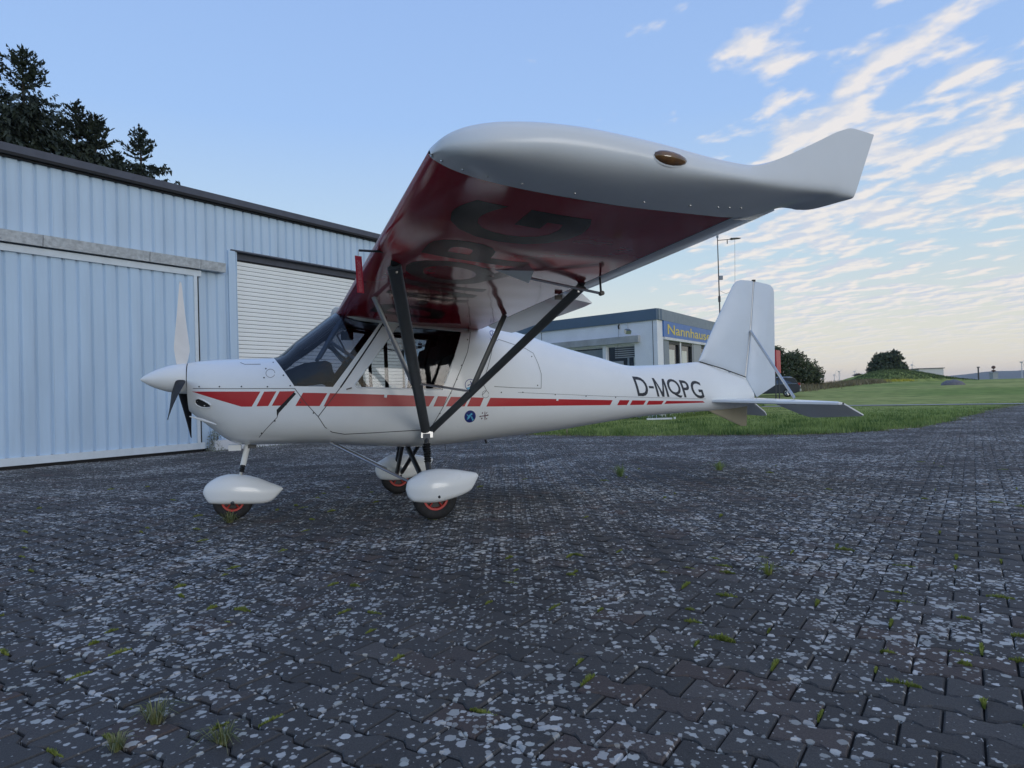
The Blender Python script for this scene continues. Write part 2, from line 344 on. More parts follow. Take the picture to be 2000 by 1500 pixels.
class MB:
    """collects pieces of one mesh"""
    def __init__(s): s.v = []; s.f = []; s.m = []; s.mi = 0
    def add(s, vs, fs):
        k = len(s.v); s.v += [tuple(p) for p in vs]; s.f += [tuple(i + k for i in f) for f in fs]; s.m += [s.mi] * len(fs); return s
    def box(s, c, d, rz=0.0, rx=0.0, ry=0.0):
        m = Matrix.Translation(c) @ Matrix.Rotation(rz, 4, 'Z') @ Matrix.Rotation(ry, 4, 'Y') @ Matrix.Rotation(rx, 4, 'X')
        vs = [m @ Vector((sx * d[0] / 2, sy * d[1] / 2, sz * d[2] / 2)) for sz in (-1, 1) for sy in (-1, 1) for sx in (-1, 1)]
        return s.add(vs, [(0, 2, 3, 1), (4, 5, 7, 6), (0, 1, 5, 4), (2, 6, 7, 3), (0, 4, 6, 2), (1, 3, 7, 5)])
    def tube(s, pts, r, n=10, r2=None, up=None, cap=True):
        """round bar through pts; r number or list; r2 makes it flat: r across, r2 along 'up'"""
        pts = [Vector(p) for p in pts]; k = len(pts)
        rs = r if isinstance(r, (list, tuple)) else [r] * k
        rings = []
        ref = Vector(up) if up else None
        for i, p in enumerate(pts):
            t = (pts[min(i + 1, k - 1)] - pts[max(i - 1, 0)]).normalized()
            a = ref if ref else (Vector((0, 0, 1)) if abs(t.z) < 0.9 else Vector((1, 0, 0)))
            x = t.cross(a).normalized(); y = x.cross(t).normalized()
            q = r2[i] if isinstance(r2, (list, tuple)) else (r2 if r2 else rs[i])
            rings.append([p + x * (rs[i] * math.cos(2 * math.pi * j / n)) + y * (q * math.sin(2 * math.pi * j / n)) for j in range(n)])
        vs = [p for rg in rings for p in rg]
        fs = [(i * n + j, i * n + (j + 1) % n, (i + 1) * n + (j + 1) % n, (i + 1) * n + j) for i in range(k - 1) for j in range(n)]
        if cap: fs += [tuple(reversed(range(n))), tuple((k - 1) * n + j for j in range(n))]
        return s.add(vs, fs)
    def lathe(s, prof, n=24, mx=Matrix()):
        """prof: (radius, axial) pairs, axis = local Z"""
        vs = [mx @ Vector((r * math.cos(2 * math.pi * j / n), r * math.sin(2 * math.pi * j / n), z)) for r, z in prof for j in range(n)]
        k = len(prof)
        fs = [(i * n + j, i * n + (j + 1) % n, (i + 1) * n + (j + 1) % n, (i + 1) * n + j) for i in range(k - 1) for j in range(n)]
        return s.add(vs, fs)
    def grid(s, rows, closed=False):
        """rows of equal length -> quad sheet"""
        n = len(rows[0]); vs = [p for r_ in rows for p in r_]
        fs = [(i * n + j, i * n + (j + 1) % n, (i + 1) * n + (j + 1) % n, (i + 1) * n + j) for i in range(len(rows) - 1) for j in range(n if closed else n - 1)]
        return s.add(vs, fs)
    def prism(s, poly, f, d0, d1):
        """poly in 2D, f(a, b, depth) -> 3D"""
        n = len(poly)
        vs = [f(a, b, d0) for a, b in poly] + [f(a, b, d1) for a, b in poly]
        fs = [tuple(range(n)), tuple(reversed(range(n, 2 * n)))] + [(j, j + n, (j + 1) % n + n, (j + 1) % n) for j in range(n)]
        return s.add(vs, fs)
    def mesh(s, name, smooth=35):
        me = bpy.data.meshes.new(name); me.from_pydata(s.v, [], s.f)
        if s.mi or any(s.m): me.polygons.foreach_set('material_index', s.m)
        bm = bmesh.new(); bm.from_mesh(me); bmesh.ops.recalc_face_normals(bm, faces=bm.faces); bm.to_mesh(me); bm.free()
        if smooth:
            me.shade_smooth(); me.set_sharp_from_angle(angle=R(smooth))
        me.update(); return me
    def build(s, name, material, parent=None, smooth=35):
        return link(name, s.mesh(name, smooth), material, parent)
def soup(name, V, F, material, parent=None, smooth=False):
    """fast triangle / quad soup from numpy arrays"""
    me = bpy.data.meshes.new(name)
    k = F.shape[1]
    me.vertices.add(len(V)); me.vertices.foreach_set('co', np.ascontiguousarray(V, dtype=np.float32).ravel())
    me.loops.add(F.size); me.loops.foreach_set('vertex_index', np.ascontiguousarray(F, dtype=np.int32).ravel())
    me.polygons.add(len(F)); me.polygons.foreach_set('loop_start', np.arange(0, F.size, k, dtype=np.int32))
    me.update(calc_edges=True)
    if smooth: me.shade_smooth()
    return link(name, me, material, parent)
def pchip(xs, ys):
    xs = list(xs); ys = list(ys); n = len(xs)
    h = [xs[i + 1] - xs[i] for i in range(n - 1)]; d = [(ys[i + 1] - ys[i]) / h[i] for i in range(n - 1)]
    m = [d[0]] + [0 if d[i - 1] * d[i] <= 0 else 2 * d[i - 1] * d[i] / (d[i - 1] + d[i]) for i in range(1, n - 1)] + [d[-1]]
    def f(x):
        if x <= xs[0]: return ys[0]
        if x >= xs[-1]: return ys[-1]
        i = 0
        while x > xs[i + 1]: i += 1
        t = (x - xs[i]) / h[i]
        return (2 * t**3 - 3 * t * t + 1) * ys[i] + (t**3 - 2 * t * t + t) * h[i] * m[i] + (-2 * t**3 + 3 * t * t) * ys[i + 1] + (t**3 - t * t) * h[i] * m[i + 1]
    return f
def inside(x, y, poly):
    c = False; j = len(poly) - 1
    for i in range(len(poly)):
        xi, yi = poly[i]; xj, yj = poly[j]
        if (yi > y) != (yj > y) and x < (xj - xi) * (y - yi) / (yj - yi) + xi: c = not c
        j = i
    return c
def text_mesh(txt, size=1.0, bold=0.0, space=1.0):
    cu = bpy.data.curves.new('text', 'FONT'); cu.body = txt; cu.size = size; cu.offset = bold; cu.space_character = space; cu.resolution_u = 4
    o = bpy.data.objects.new('text', cu); COL.objects.link(o)
    dg = bpy.context.evaluated_depsgraph_get(); me = bpy.data.meshes.new_from_object(o.evaluated_get(dg))
    bpy.data.objects.remove(o); bpy.data.curves.remove(cu)
    bm = bmesh.new(); bm.from_mesh(me); bpy.data.meshes.remove(me)
    bmesh.ops.remove_doubles(bm, verts=bm.verts, dist=1e-5)
    xs = [v.co.x for v in bm.verts]; ys = [v.co.y for v in bm.verts]
    return bm, (min(xs), max(xs), min(ys), max(ys))
def slice_bm(bm, axis, step):
    vals = [v.co[axis] for v in bm.verts]; a, b_ = min(vals), max(vals); x = a + step
    no = Vector((0, 0, 0)); no[axis] = 1
    while x < b_:
        co = Vector((0, 0, 0)); co[axis] = x
        bmesh.ops.bisect_plane(bm, geom=bm.verts[:] + bm.edges[:] + bm.faces[:], dist=1e-6, plane_co=co, plane_no=no); x += step

# ------------------------------------------------------------------ terrain
def ground_h(x, y):
    r = math.hypot(x, y); t = min(1, max(0, (r - 45) / 65)); h = 0.95 * t * t * (3 - 2 * t)
    if r > 450: h -= 9 * min(1, (r - 450) / 1500)
    return h
APRON = [(-14, -8), (45, -8), (60, 62), (33.0, 39.0), (26.5, 33.0), (19.74, 26.9), (17.63, 25.03), (15.2, 22.2), (12.95, 19.6), (10.9, 17.3), (8.95, 15.3), (7.4, 14.5),
         (6.2, 14.15), (5.2, 14.3), (4.29, 14.7), (3.2, 15.0), (2.2, 15.3), (1.4, 15.9), (0.57, 16.4), (-0.2, 17.3), (-0.6, 18.4), (-0.9, 23.2), (-14, 23)]
rs = [0, 12, 25, 40, 50, 60, 70, 80, 90, 100, 112, 130, 180, 300, 450, 700, 1200, 2500, 6000]
na = 72; V = [(0, 0, -0.035)]; Fq = []
for r_ in rs[1:]:
    for j in range(na):
        a = 2 * math.pi * j / na; x, y = r_ * math.cos(a), r_ * math.sin(a); V.append((x, y, ground_h(x, y) - 0.035))
Fq = [(0, 1 + j, 1 + (j + 1) % na) for j in range(na)]
for i in range(len(rs) - 2):
    for j in range(na):
        a = 1 + i * na; b_ = a + na; Fq.append((a + j, b_ + j, b_ + (j + 1) % na, a + (j + 1) % na))
mb = MB().add(V, Fq); field = mb.build('field', M['field'], None, 180); tag(field, kind='structure')

# ------------------------------------------------------------------ apron of interlocking blocks
TH = R(56.57)
VV = np.array([math.cos(TH), math.sin(TH)]); UU = np.array([VV[1], -VV[0]])
PU, PV, U0, V0 = 0.2105, 0.1435, -1.368, 1.885
HA, HD = np.array([-8.313, 11.269]), VV
def in_front_of_hangar(x, y): return (x - HA[0]) * math.sin(TH) - (y - HA[1]) * math.cos(TH) > -0.02 or ((x - HA[0]) * VV[0] + (y - HA[1]) * VV[1]) > 14.2
def to_px(x, y, z):
    c, s = math.cos(R(0.711)), math.sin(R(0.711)); dy = y; dz = z - 1.02
    d = dy * c + dz * s; h = -dy * s + dz * c
    if d < 0.3: return None
    u, v_ = x / d * 1360, -h / d * 1360
    return 1000 + u + v_ * 0.0285, 750 - u * 0.0285 + v_, d
spots_ = []
for k in range(-30, 260):
    for j in range(-120, 150):
        u = U0 + PU * (j + 0.5 + (0.5 if k % 2 else 0.0)); v_ = V0 + PV * k
        x, y = u * UU + v_ * VV
        if y < 0.6 or y > 27 or math.hypot(x, y) > 27: continue
        if x < -1.0 - 0.80 * y or x > 1.0 + 0.80 * y: continue
        if not inside(x, y, APRON) or not in_front_of_hangar(x, y): continue
        spots_.append((u, v_, x, y))
cells = {(int(math.floor(x * 2)), int(math.floor(y * 2))) for _, _, x, y in spots_}
mb = MB()
for ix in range(-28, 120):
    for iy in range(-16, 124):
        x0, y0 = ix / 2, iy / 2
        if not inside(x0 + .25, y0 + .25, APRON): continue
        full = all((ix + a, iy + b_) in cells for a in (-1, 0, 1) for b_ in (-1, 0, 1))
        mb.mi = 0 if full else 1; z = -0.016 if full else -0.004
        mb.add([(x0, y0, z), (x0 + .5, y0, z), (x0 + .5, y0 + .5, z), (x0, y0 + .5, z)], [(0, 1, 2, 3)])
apron = mb.build('apron', [M['soil'], M['paver_far']], None, 0); tag(apron, kind='structure')

def outline(g, amp=0.013):
    a, b_ = PU / 2 - g, PV / 2 - g * 1.75
    top = [(-a, b_ + amp), (-a * 0.62, b_ + amp), (-a * 0.30, b_ - amp), (a * 0.30, b_ - amp), (a * 0.62, b_ + amp), (a, b_ + amp)]
    return top + [(-x, -y) for x, y in top]
O1, O0 = np.array(outline(0.0075)), np.array(outline(0.0030))
def block_mesh(k):
    rr = random.Random(k); n = 12
    j = lambda s: rr.uniform(-s, s)
    top = [(p[0] + j(.0015), p[1] + j(.0015), 0.0) for p in O1]; ch = [(p[0] + j(.001), p[1] + j(.001), -0.006) for p in O0]; bt = [(p[0], p[1], -0.03) for p in O0]
    b_ = MB().add(top + ch + bt, [tuple(range(n))[::-1]] + [(i, (i + 1) % n, n + (i + 1) % n, n + i) for i in range(n)] + [(n + i, n + (i + 1) % n, 2 * n + (i + 1) % n, 2 * n + i) for i in range(n)])
    me = b_.mesh('paver', 0); me.materials.append(M['paver']); return me
blocks = [block_mesh(k) for k in range(8)]
def size_in_view(s):
    p = to_px(s[2], s[3], 0)
    if p is None or not (-60 < p[0] < 2060 and p[1] < 1545): return -1
    return 1 / p[2]
order = sorted(range(len(spots_)), key=lambda i: -size_in_view(spots_[i]))
near = set(order[:300]); ANG = math.atan2(UU[1], UU[0])
for i in order[:300]:
    o = bpy.data.objects.new('paver', blocks[rnd.randrange(8)]); COL.objects.link(o); o.parent = apron
    o.location = (spots_[i][2], spots_[i][3], rnd.uniform(-.0022, .0018))
    o.rotation_euler = (rnd.gauss(0, .006), rnd.gauss(0, .006), ANG + rnd.gauss(0, .006) + (math.pi if rnd.random() < .5 else 0))
rest = [spots_[i] for i in range(len(spots_)) if i not in near]
tmpl = np.concatenate([np.c_[O1, np.zeros(12)], np.c_[O0, np.full(12, -0.006)], ])
tri = [(0, i, i + 1) for i in range(1, 11)]
tri = [(t[0], t[2], t[1]) for t in tri]
for i in range(12):
    k = (i + 1) % 12; tri += [(i, k, 12 + k), (i, 12 + k, 12 + i)]
tri = np.array(tri)
c2 = np.array([[s[2], s[3]] for s in rest]); nb = len(rest)
tl = NR.normal(0, .006, (nb, 2)); zj = NR.uniform(-.002, .0018, nb)
loc = tmpl[None, :, :2] + NR.normal(0, .0008, (nb, 24, 2))
rot = NR.normal(0, .006, nb)
lu = loc[..., 0] * np.cos(rot)[:, None] - loc[..., 1] * np.sin(rot)[:, None]; lv = loc[..., 0] * np.sin(rot)[:, None] + loc[..., 1] * np.cos(rot)[:, None]
P3 = np.zeros((nb, 24, 3))
P3[..., 0] = c2[:, None, 0] + lu * UU[0] + lv * VV[0]; P3[..., 1] = c2[:, None, 1] + lu * UU[1] + lv * VV[1]
P3[..., 2] = tmpl[None, :, 2] + zj[:, None] + loc[..., 0] * tl[:, None, 0] + loc[..., 1] * tl[:, None, 1]
Ft = (tri[None] + (np.arange(nb) * 24)[:, None, None]).reshape(-1, 3)
po = soup('paver', P3.reshape(-1, 3), Ft, M['paver_far'], apron); po['kind'] = 'stuff'
at = po.data.attributes.new('tone', 'FLOAT', 'POINT'); at.data.foreach_set('value', np.repeat(NR.uniform(0, 1, nb), 24).astype(np.float32))

# moss in the joints: little cushions of upright leaflets, thickest in the foreground on the right
def leaflets(pts, n, spread, h, wd, up=0.8):
    V = []; 
    for (x, y, dx, dy, sc) in pts:
        k = max(3, int(n * sc))
        t = NR.uniform(-1, 1, k); s_ = NR.normal(0, .22, k)
        cx = x + dx * t - dy * s_ * spread * .5; cy = y + dy * t + dx * s_ * spread * .5
        a = NR.uniform(0, 2 * np.pi, k); hh = h * sc * NR.uniform(.4, 1.1, k) * (1 - .6 * np.abs(t)); ww = wd * NR.uniform(.6, 1.3, k); ln = hh * NR.uniform(.2, 1.0, k)
        p0 = np.c_[cx - np.sin(a) * ww, cy + np.cos(a) * ww, np.full(k, -.006)]; p1 = np.c_[cx + np.sin(a) * ww, cy - np.cos(a) * ww, np.full(k, -.006)]
        p2 = np.c_[cx + np.cos(a) * ln, cy + np.sin(a) * ln, hh]
        V.append(np.stack([p0, p1, p2], 1).reshape(-1, 3))
    V = np.concatenate(V); return V, np.arange(len(V)).reshape(-1, 3)
mp_ = []
cand = [s for s in spots_ if s[3] < 9]
for _ in range(1500):
    u, v_, x, y = rnd.choice(cand)
    px = to_px(x, y, 0)
    if px is None: continue
    keep = (0.9 if (px[0] > 1050 and y < 4.5) else (0.6 if y < 4 else 0.18)) * min(1, (3.2 / y) ** .5) * .55
    if rnd.random() > keep: continue
    if rnd.random() < .55: q = np.array([x, y]) + UU * (PU / 2) + VV * rnd.uniform(-.04, .04); d = VV * rnd.uniform(.02, .06)
    else: q = np.array([x, y]) + VV * (PV / 2 + .008) * rnd.choice((-1, 1)) + UU * rnd.uniform(-.09, .09); d = UU * rnd.uniform(.02, .06)
    mp_.append((q[0], q[1], d[0], d[1], rnd.uniform(.5, 1.1)))
Vm, Fm = leaflets(mp_, 150, .16, .020, .0045)
tag(soup('moss', Vm, Fm, M['moss']), kind='stuff')
def grass_tuft(x, y, sc, label, m='tuft', n=70, flat=.9):
    k = n; a = NR.uniform(0, 2 * np.pi, k); r0 = NR.uniform(0, .03, k) * sc; L_ = NR.uniform(.05, .13, k) * sc; lean = NR.uniform(.15, flat + .4, k)
    bx, by = x + np.cos(a) * r0, y + np.sin(a) * r0; ww = .0028 * (0.5 + sc * .5)
    mid = np.c_[bx + np.cos(a) * L_ * lean * .45, by + np.sin(a) * L_ * lean * .45, L_ * .62]; tip = np.c_[bx + np.cos(a) * L_ * lean, by + np.sin(a) * L_ * lean, L_ * np.clip(1.1 - lean * .65, .1, 1)]
    sx, sy = -np.sin(a) * ww, np.cos(a) * ww; z0 = np.full(k, -.01)
    Q = np.stack([np.c_[bx - sx, by - sy, z0], np.c_[bx + sx, by + sy, z0], mid + np.c_[sx, sy, z0 * 0] * .8, mid - np.c_[sx, sy, z0 * 0] * .8, tip], 1).reshape(-1, 3)
    base = np.arange(k)[:, None] * 5
    F = np.concatenate([base + np.array([[0, 1, 2]]), base + np.array([[0, 2, 3]]), base + np.array([[3, 2, 4]])])
    o = soup('grass_tuft', Q, F, M[m]); return tag(o, label, 'grass tuft', 'grass tufts growing in the paving joints')
grass_tuft(-1.17, 2.24, .72, 'yellowish grass tuft, largest of those in the near left of the paving')
grass_tuft(-1.20, 2.07, .5, 'small pale grass tuft just below the largest tuft at lower left')
grass_tuft(-0.90, 2.10, .62, 'straw coloured flattened grass tuft to the right of the largest near tuft', n=60, flat=1.3)
grass_tuft(-2.40, 5.86, 1.0, 'flattened yellow green grass tuft at the foot of the nose wheel', n=80, flat=1.2)
grass_tuft(1.25, 8.22, 1.4, 'green grass tuft alone on the paving behind the right main wheel spat', 'blade', 60)
grass_tuft(2.51, 8.55, 1.3, 'low dark green tuft on the paving in front of the tail', 'blade', 60, 1.3)
grass_tuft(1.36, 3.79, .7, 'small mossy green tuft in the joints right of the middle foreground', 'moss', 50)

# ------------------------------------------------------------------ grass strip beyond the paving, taxi lane, field clutter
def blades(name, n, sampler, hmin, hmax, wd, m, up=1.0):
    P = np.array([sampler() for _ in range(n)]); k = len(P)
    a = NR.uniform(0, 2 * np.pi, k); h = NR.uniform(hmin, hmax, k) * P[:, 3]; l = h * NR.uniform(.1, .7, k) * up; wv = wd * NR.uniform(.6, 1.4, k) * (0.6 + .4 * P[:, 3])
    p0 = np.c_[P[:, 0] - np.sin(a) * wv, P[:, 1] + np.cos(a) * wv, P[:, 2]]; p1 = np.c_[P[:, 0] + np.sin(a) * wv, P[:, 1] - np.cos(a) * wv, P[:, 2]]
    p2 = np.c_[P[:, 0] + np.cos(a) * l, P[:, 1] + np.sin(a) * l, P[:, 2] + h]
    return soup(name, np.stack([p0, p1, p2], 1).reshape(-1, 3), np.arange(3 * k).reshape(-1, 3), m)
def wallgrass():
    if rnd.random() < .5: s = rnd.uniform(-.3, 11); q = LD_ * s + LN_ * rnd.uniform(.05, .6)
    else: s = rnd.uniform(-.3, 13.6); q = RD_ * s + RN_ * rnd.uniform(.05, .6)
    return (5.056 + q[0], 24 + q[1], -.02, rnd.uniform(.4, 1))
LD_ = np.array([math.cos(R(135.7)), math.sin(R(135.7))]); LN_ = np.array([-LD_[1], LD_[0]]); RD_ = np.array([math.cos(R(57.97)), math.sin(R(57.97))]); RN_ = np.array([RD_[1], -RD_[0]])
tag(blades('wall_grass', 5000, wallgrass, .12, .42, .012, M['blade']), kind='stuff')
EDGE = APRON[3:22]
def strip():
    while True:
        y = 13.9 + 18 * rnd.random() ** 1.7; x = rnd.uniform(-0.8, 1.0 + .8 * y)
        q = 0.22 * math.sin(x * 5.1 + 2 * math.sin(y * 3)) * rnd.random() + rnd.gauss(0, .10)
        if inside(x, y + q - .12, APRON) or inside(x, y + q, APRON): continue
        if 31.2 < y + .725 * (x - 16.2) * 1.0 < 33.0 and x > 6: continue
        cl = 0.55 + 0.45 * math.sin(x * 1.7 + y) * math.sin(y * 1.3 - x * .6) + rnd.random() * .4
        return (x, y, -0.03, max(.35, cl) * min(1, max(.22, 1.1 - (y - 16) / 13)))
tag(blades('grass', 52000, strip, .06, .17, .011, M['blade']), kind='stuff')
def margin():
    i = rnd.randrange(len(EDGE) - 1); t = rnd.random(); a, b_ = EDGE[i], EDGE[i + 1]
    x = a[0] + (b_[0] - a[0]) * t + rnd.gauss(0, .30); y = a[1] + (b_[1] - a[1]) * t + rnd.gauss(0, .24)
    return (x, y, -0.01, rnd.uniform(.3, .8))
tag(blades('dry_grass', 7000, margin, .02, .07, .010, M['dry'], 2.0), kind='stuff')
mb = MB(); pts = [(2, 42.6), (8, 37.7), (16.2, 31.6), (20.2, 28.75), (25, 25.8), (34, 21.0)]
rows = []
for i, (x, y) in enumerate(pts):
    a, b_ = pts[max(0, i - 1)], pts[min(len(pts) - 1, i + 1)]; t = Vector((b_[0] - a[0], b_[1] - a[1], 0)).normalized(); n_ = Vector((-t.y, t.x, 0))
    rows.append([Vector((x, y, ground_h(x, y) - .012)) - n_ * .55, Vector((x, y, ground_h(x, y) - .012)) + n_ * .55])
mb.grid(rows); tag(mb.build('taxi_lane', M['asphalt'], None, 0), kind='structure')
def drystrip():
    x = rnd.uniform(27, 50); y = 70 + (x - 28.8) * 1.2 + rnd.gauss(0, 1.3); return (x, y, ground_h(x, y), rnd.uniform(.6, 1.1))
tag(blades('dry_weeds', 9000, drystrip, .3, .72, .045, M['dry']), kind='stuff')
def yel():
    x = rnd.uniform(53, 63); y = 105 + (x - 54) * .6 + rnd.gauss(0, .8); return (x, y, ground_h(x, y) + .1, rnd.uniform(.5, 1))
tag(blades('yellow_flowers', 2600, yel, .25, .5, .09, M['yellow']), kind='stuff')
# gravel heap
mb = MB(); rows = []
for i in range(9):
    t = i / 8; row = []
    for j in range(13):
        a = math.pi * j / 12; rr = math.sin(math.pi * t) ** .7
        row.append((42.8 + 2.4 * t, 69.5 - math.cos(a) * 1.1 * rr, ground_h(43, 69) - .05 + (0.62 + rnd.uniform(-.08, .08)) * math.sin(a) * rr * (1.05 - .3 * t)))
    rows.append(row)
tag(mb.grid(rows).build('gravel_heap', mat('heap_gravel', (.20, .19, .20), .95, var=.4, vscale=6, bump=.6, bscale=14), None, 60), 'low grey heap of gravel lying out on the grass field', 'gravel heap')
# mound
mb = MB(); rows = []
for i in range(13):
    row = []
    for j in range(41):
        t = j / 40; x = 60.0 + 17.2 * t; prof = math.sin(math.pi * min(1, t ** .88)) ** 1.15
        a = i / 12; row.append((x, 114 + 22 * a, 0.9 + 2.25 * prof * math.sin(math.pi * a) ** .8 + .05 * math.sin(x * 3 + a * 9)))
    rows.append(row)
tag(mb.grid(rows).build('mound', M['field'], None, 180), kind='structure')
def moundg():
    t = rnd.random(); a = rnd.uniform(.05, .55); x = 60 + 17.2 * t; z = 0.9 + 2.25 * math.sin(math.pi * min(1, t ** .88)) ** 1.15 * math.sin(math.pi * a) ** .8
    return (x, 114 + 22 * a, z - .03, rnd.uniform(.5, 1))
tag(blades('mound_grass', 9000, moundg, .15, .38, .07, foliage('mound_grass_blades', (.06, .10, .03), (.12, .16, .055), scale=.25)), kind='stuff')
# hut behind the mound, beacon tower, post, watch stand
hut = empty('white_hut', (90.6, 152, 0.9), -.12, 'small white flat roofed hut half hidden behind the grass mound', 'hut')
MB().box((0, 0, 1.35), (5.0, 4, 2.7)).build('wall', M['hutwhite'], hut, 0); MB().box((0, 0, 2.79), (5.4, 4.4, .16)).build('roof', M['verge'], hut, 0)
tw = empty('beacon_tower', (179.9, 260, 0.6), 0, 'squat grey masonry block topped by two rust brown discs on a mast', 'tower')
MB().box((0, 0, 1.35), (1.9, 1.9, 2.7)).box((0, 0, 2.75), (2.3, 2.3, .16)).build('base', M['masonry'], tw, 0)
MB().tube([(0, 0, 2.8), (0, 0, 5.3)], .12).build('mast', M['mast'], tw)
for zc, rr, hh in ((3.42, .72, .38), (4.75, .66, .60)):
    MB().lathe([(.01, -hh), (rr * .6, -hh * .85), (rr * .95, -hh * .35), (rr, 0), (rr * .95, hh * .35), (rr * .6, hh * .85), (.01, hh)], 20, Matrix.Translation((0, 0, zc))).build('disc', M['rust'], tw)
ps = MB().tube([(0, 0, 0), (0, 0, 2.9)], .16).box((0, 0, 2.95), (.5, .3, .25)).build('marker_post', M['mast']); ps.location = (107.2, 160, .85)
tag(ps, 'dark upright post standing between the mound and the beacon tower', 'post')
st = empty('lookout_stand', (109.3, 220, .9), 0, 'tiny dark roofed lookout stand on the skyline among the wind turbines', 'stand')
MB().box((0, 0, 1.9), (1.6, 1.6, 1.0)).build('cabin', M['bark'], st, 0); MB().prism([(-1.6, 0), (1.6, 0), (0, .7)], lambda a, b_, d: (a, d, 2.4 + b_), -1, 1).build('roof', M['bark'], st, 0)
for sx in (-1, 1):
    for sy in (-1, 1): MB().tube([(sx * .9, sy * .9, 0), (sx * .7, sy * .7, 1.4)], .09, 6).build('leg', M['bark'], st)
# hills
mb = MB(); rows = [[], [], []]
for i in range(121):
    a = R(4 + 42 * i / 120); t = i / 120
    hgt = max(2, (math.degrees(a) - 27.5) * 4.6 + 5 * math.sin(t * 19) + 3 * math.sin(t * 47) + 2 * math.sin(t * 97)) if math.degrees(a) > 26 else 2
    for k, (d_, z) in enumerate(((3900, -12), (4300, hgt), (5200, -12))): rows[k].append((d_ * math.sin(a), d_ * math.cos(a), z))
tag(mb.grid(rows).build('hills', M['hill'], None, 180), kind='structure')
# wind turbines
def turbine(x, y, top, spin, label, rz):
    t = empty('wind_turbine', (x, y, 0), rz, label, 'wind turbine', 'wind turbines on the horizon')
    MB().tube([(0, 0, -8), (0, 0, top)], [.9, .55], 8).build('tower', M['turbine'], t); MB().box((0, .6, top + .5), (1.8, 4, 1.8)).build('nacelle', M['turbine'], t, 0)
    L_ = 6.5 + top * .12
    for k in range(3):
        a = spin + k * 2 * math.pi / 3; c_, s_ = math.sin(a), math.cos(a)
        MB().tube([(0, -2, top + .5), (c_ * L_ * .3, -2, top + .5 + s_ * L_ * .3), (c_ * L_, -2, top + .5 + s_ * L_)], [.3, .45, .1], 6, r2=[.25, .18, .06]).build('blade', M['turbine'], t)
turbine(741, 1600, 20, .2, 'small wind turbine, second from the left in the cluster beyond the dark tree', .3)
turbine(658, 1400, 24, .9, 'wind turbine just right of the small one, tall in the left cluster', .2)
turbine(738.6, 1500, 25, .4, 'wind turbine rising just left of the lookout stand on the skyline', .1)
turbine(955.6, 1900, 24, 1.2, 'faint wind turbine just right of the lookout stand', .4)
turbine(747.7, 1300, 31, .1, 'wind turbine mast showing above the top of the grass mound', .0)
turbine(879, 1200, 28, .75, 'largest wind turbine, standing on the blue hills at the far right edge', .2)
turbine(1026.8, 2300, 19, .5, 'faintest wind turbine, nearest the edge of the dark tree by the car', .3)

# ------------------------------------------------------------------ trees
def spruce(x, y, H, Rm, seed, label, zmin=4.0, twin_top=False):
    t = empty('spruce_tree', (x, y, 0), 0, label, 'spruce', 'spruces behind the hangar')
    g = np.random.default_rng(seed); MB().tube([(0, 0, 0), (.1, 0, H * .5), (0, 0, H)], [.3, .18, .02], 8).build('trunk', M['bark'], t)
    T = []
    z = zmin; 
    while z < H - .15:
        f = (H - z) / H; rad = Rm * min(1, f * 1.9) ** .92 + .10
        nbr = int(g.integers(8, 12))
        for b_ in range(nbr):
            az = g.uniform(0, 2 * np.pi); L_ = rad * g.uniform(.55, 1.25); k = int(14 + 80 * L_ / Rm)
            s = g.uniform(0.04, 1, k) ** .8; droop = -.30 * s + .34 * s ** 2 * g.uniform(.5, 1.6)
            if f < .12: droop = s * g.uniform(.3, 1.1)
            px = np.cos(az) * L_ * s; py = np.sin(az) * L_ * s; pz = z + L_ * droop
            side = g.normal(0, .16, k) * L_ * (1.1 - s); px = px - np.sin(az) * side; py = py + np.cos(az) * side
            ln = g.uniform(.14, .38, k) * (0.5 + .8 * min(1, f * 3)); aa = az + g.normal(0, .9, k)
            hang = g.uniform(-1.3, .1, k)
            if f < .12: hang = g.uniform(-.2, .9, k)
            tx, ty, tz = px + np.cos(aa) * ln * .6, py + np.sin(aa) * ln * .6, pz + ln * hang
            wv = ln * g.uniform(.22, .42, k); ca = aa + np.pi / 2 + g.normal(0, .5, k)
            p0 = np.c_[px - np.cos(ca) * wv, py - np.sin(ca) * wv, pz]; p1 = np.c_[px + np.cos(ca) * wv, py + np.sin(ca) * wv, pz - wv * .3]
            T.append(np.stack([p0, p1, np.c_[tx, ty, tz]], 1).reshape(-1, 3))
        z += g.uniform(.15, .27) if z > 5 else .9
    V = np.concatenate(T); soup('crown', V, np.arange(len(V)).reshape(-1, 3), M['spruce'], t)
spruce(-23.6, 34, 18.6, 4.6, 1, 'tallest and broadest dark spruce, behind the left end of the hangar roof')
spruce(-24.9, 33, 18.6, 4.2, 2, 'dark spruce cut by the left edge of the photo')
spruce(-22.2, 34.5, 15.1, 2.9, 3, 'thin spruce with a fine spire right beside the tallest spruce')
spruce(-22.25, 36, 16.8, 3.4, 4, 'spruce with a pointed spire in the middle of the row behind the hangar')
spruce(-21.3, 36, 16.2, 3.3, 5, 'blunt topped spruce just right of the middle spire')
spruce(-20.8, 37, 14.6, 3.0, 6, 'low bushy spruce filling the end of the tree row')
spruce(-20.0, 38, 16.1, 4.1, 7, 'spruce standing apart at the right end of the row with drooping branch tips')
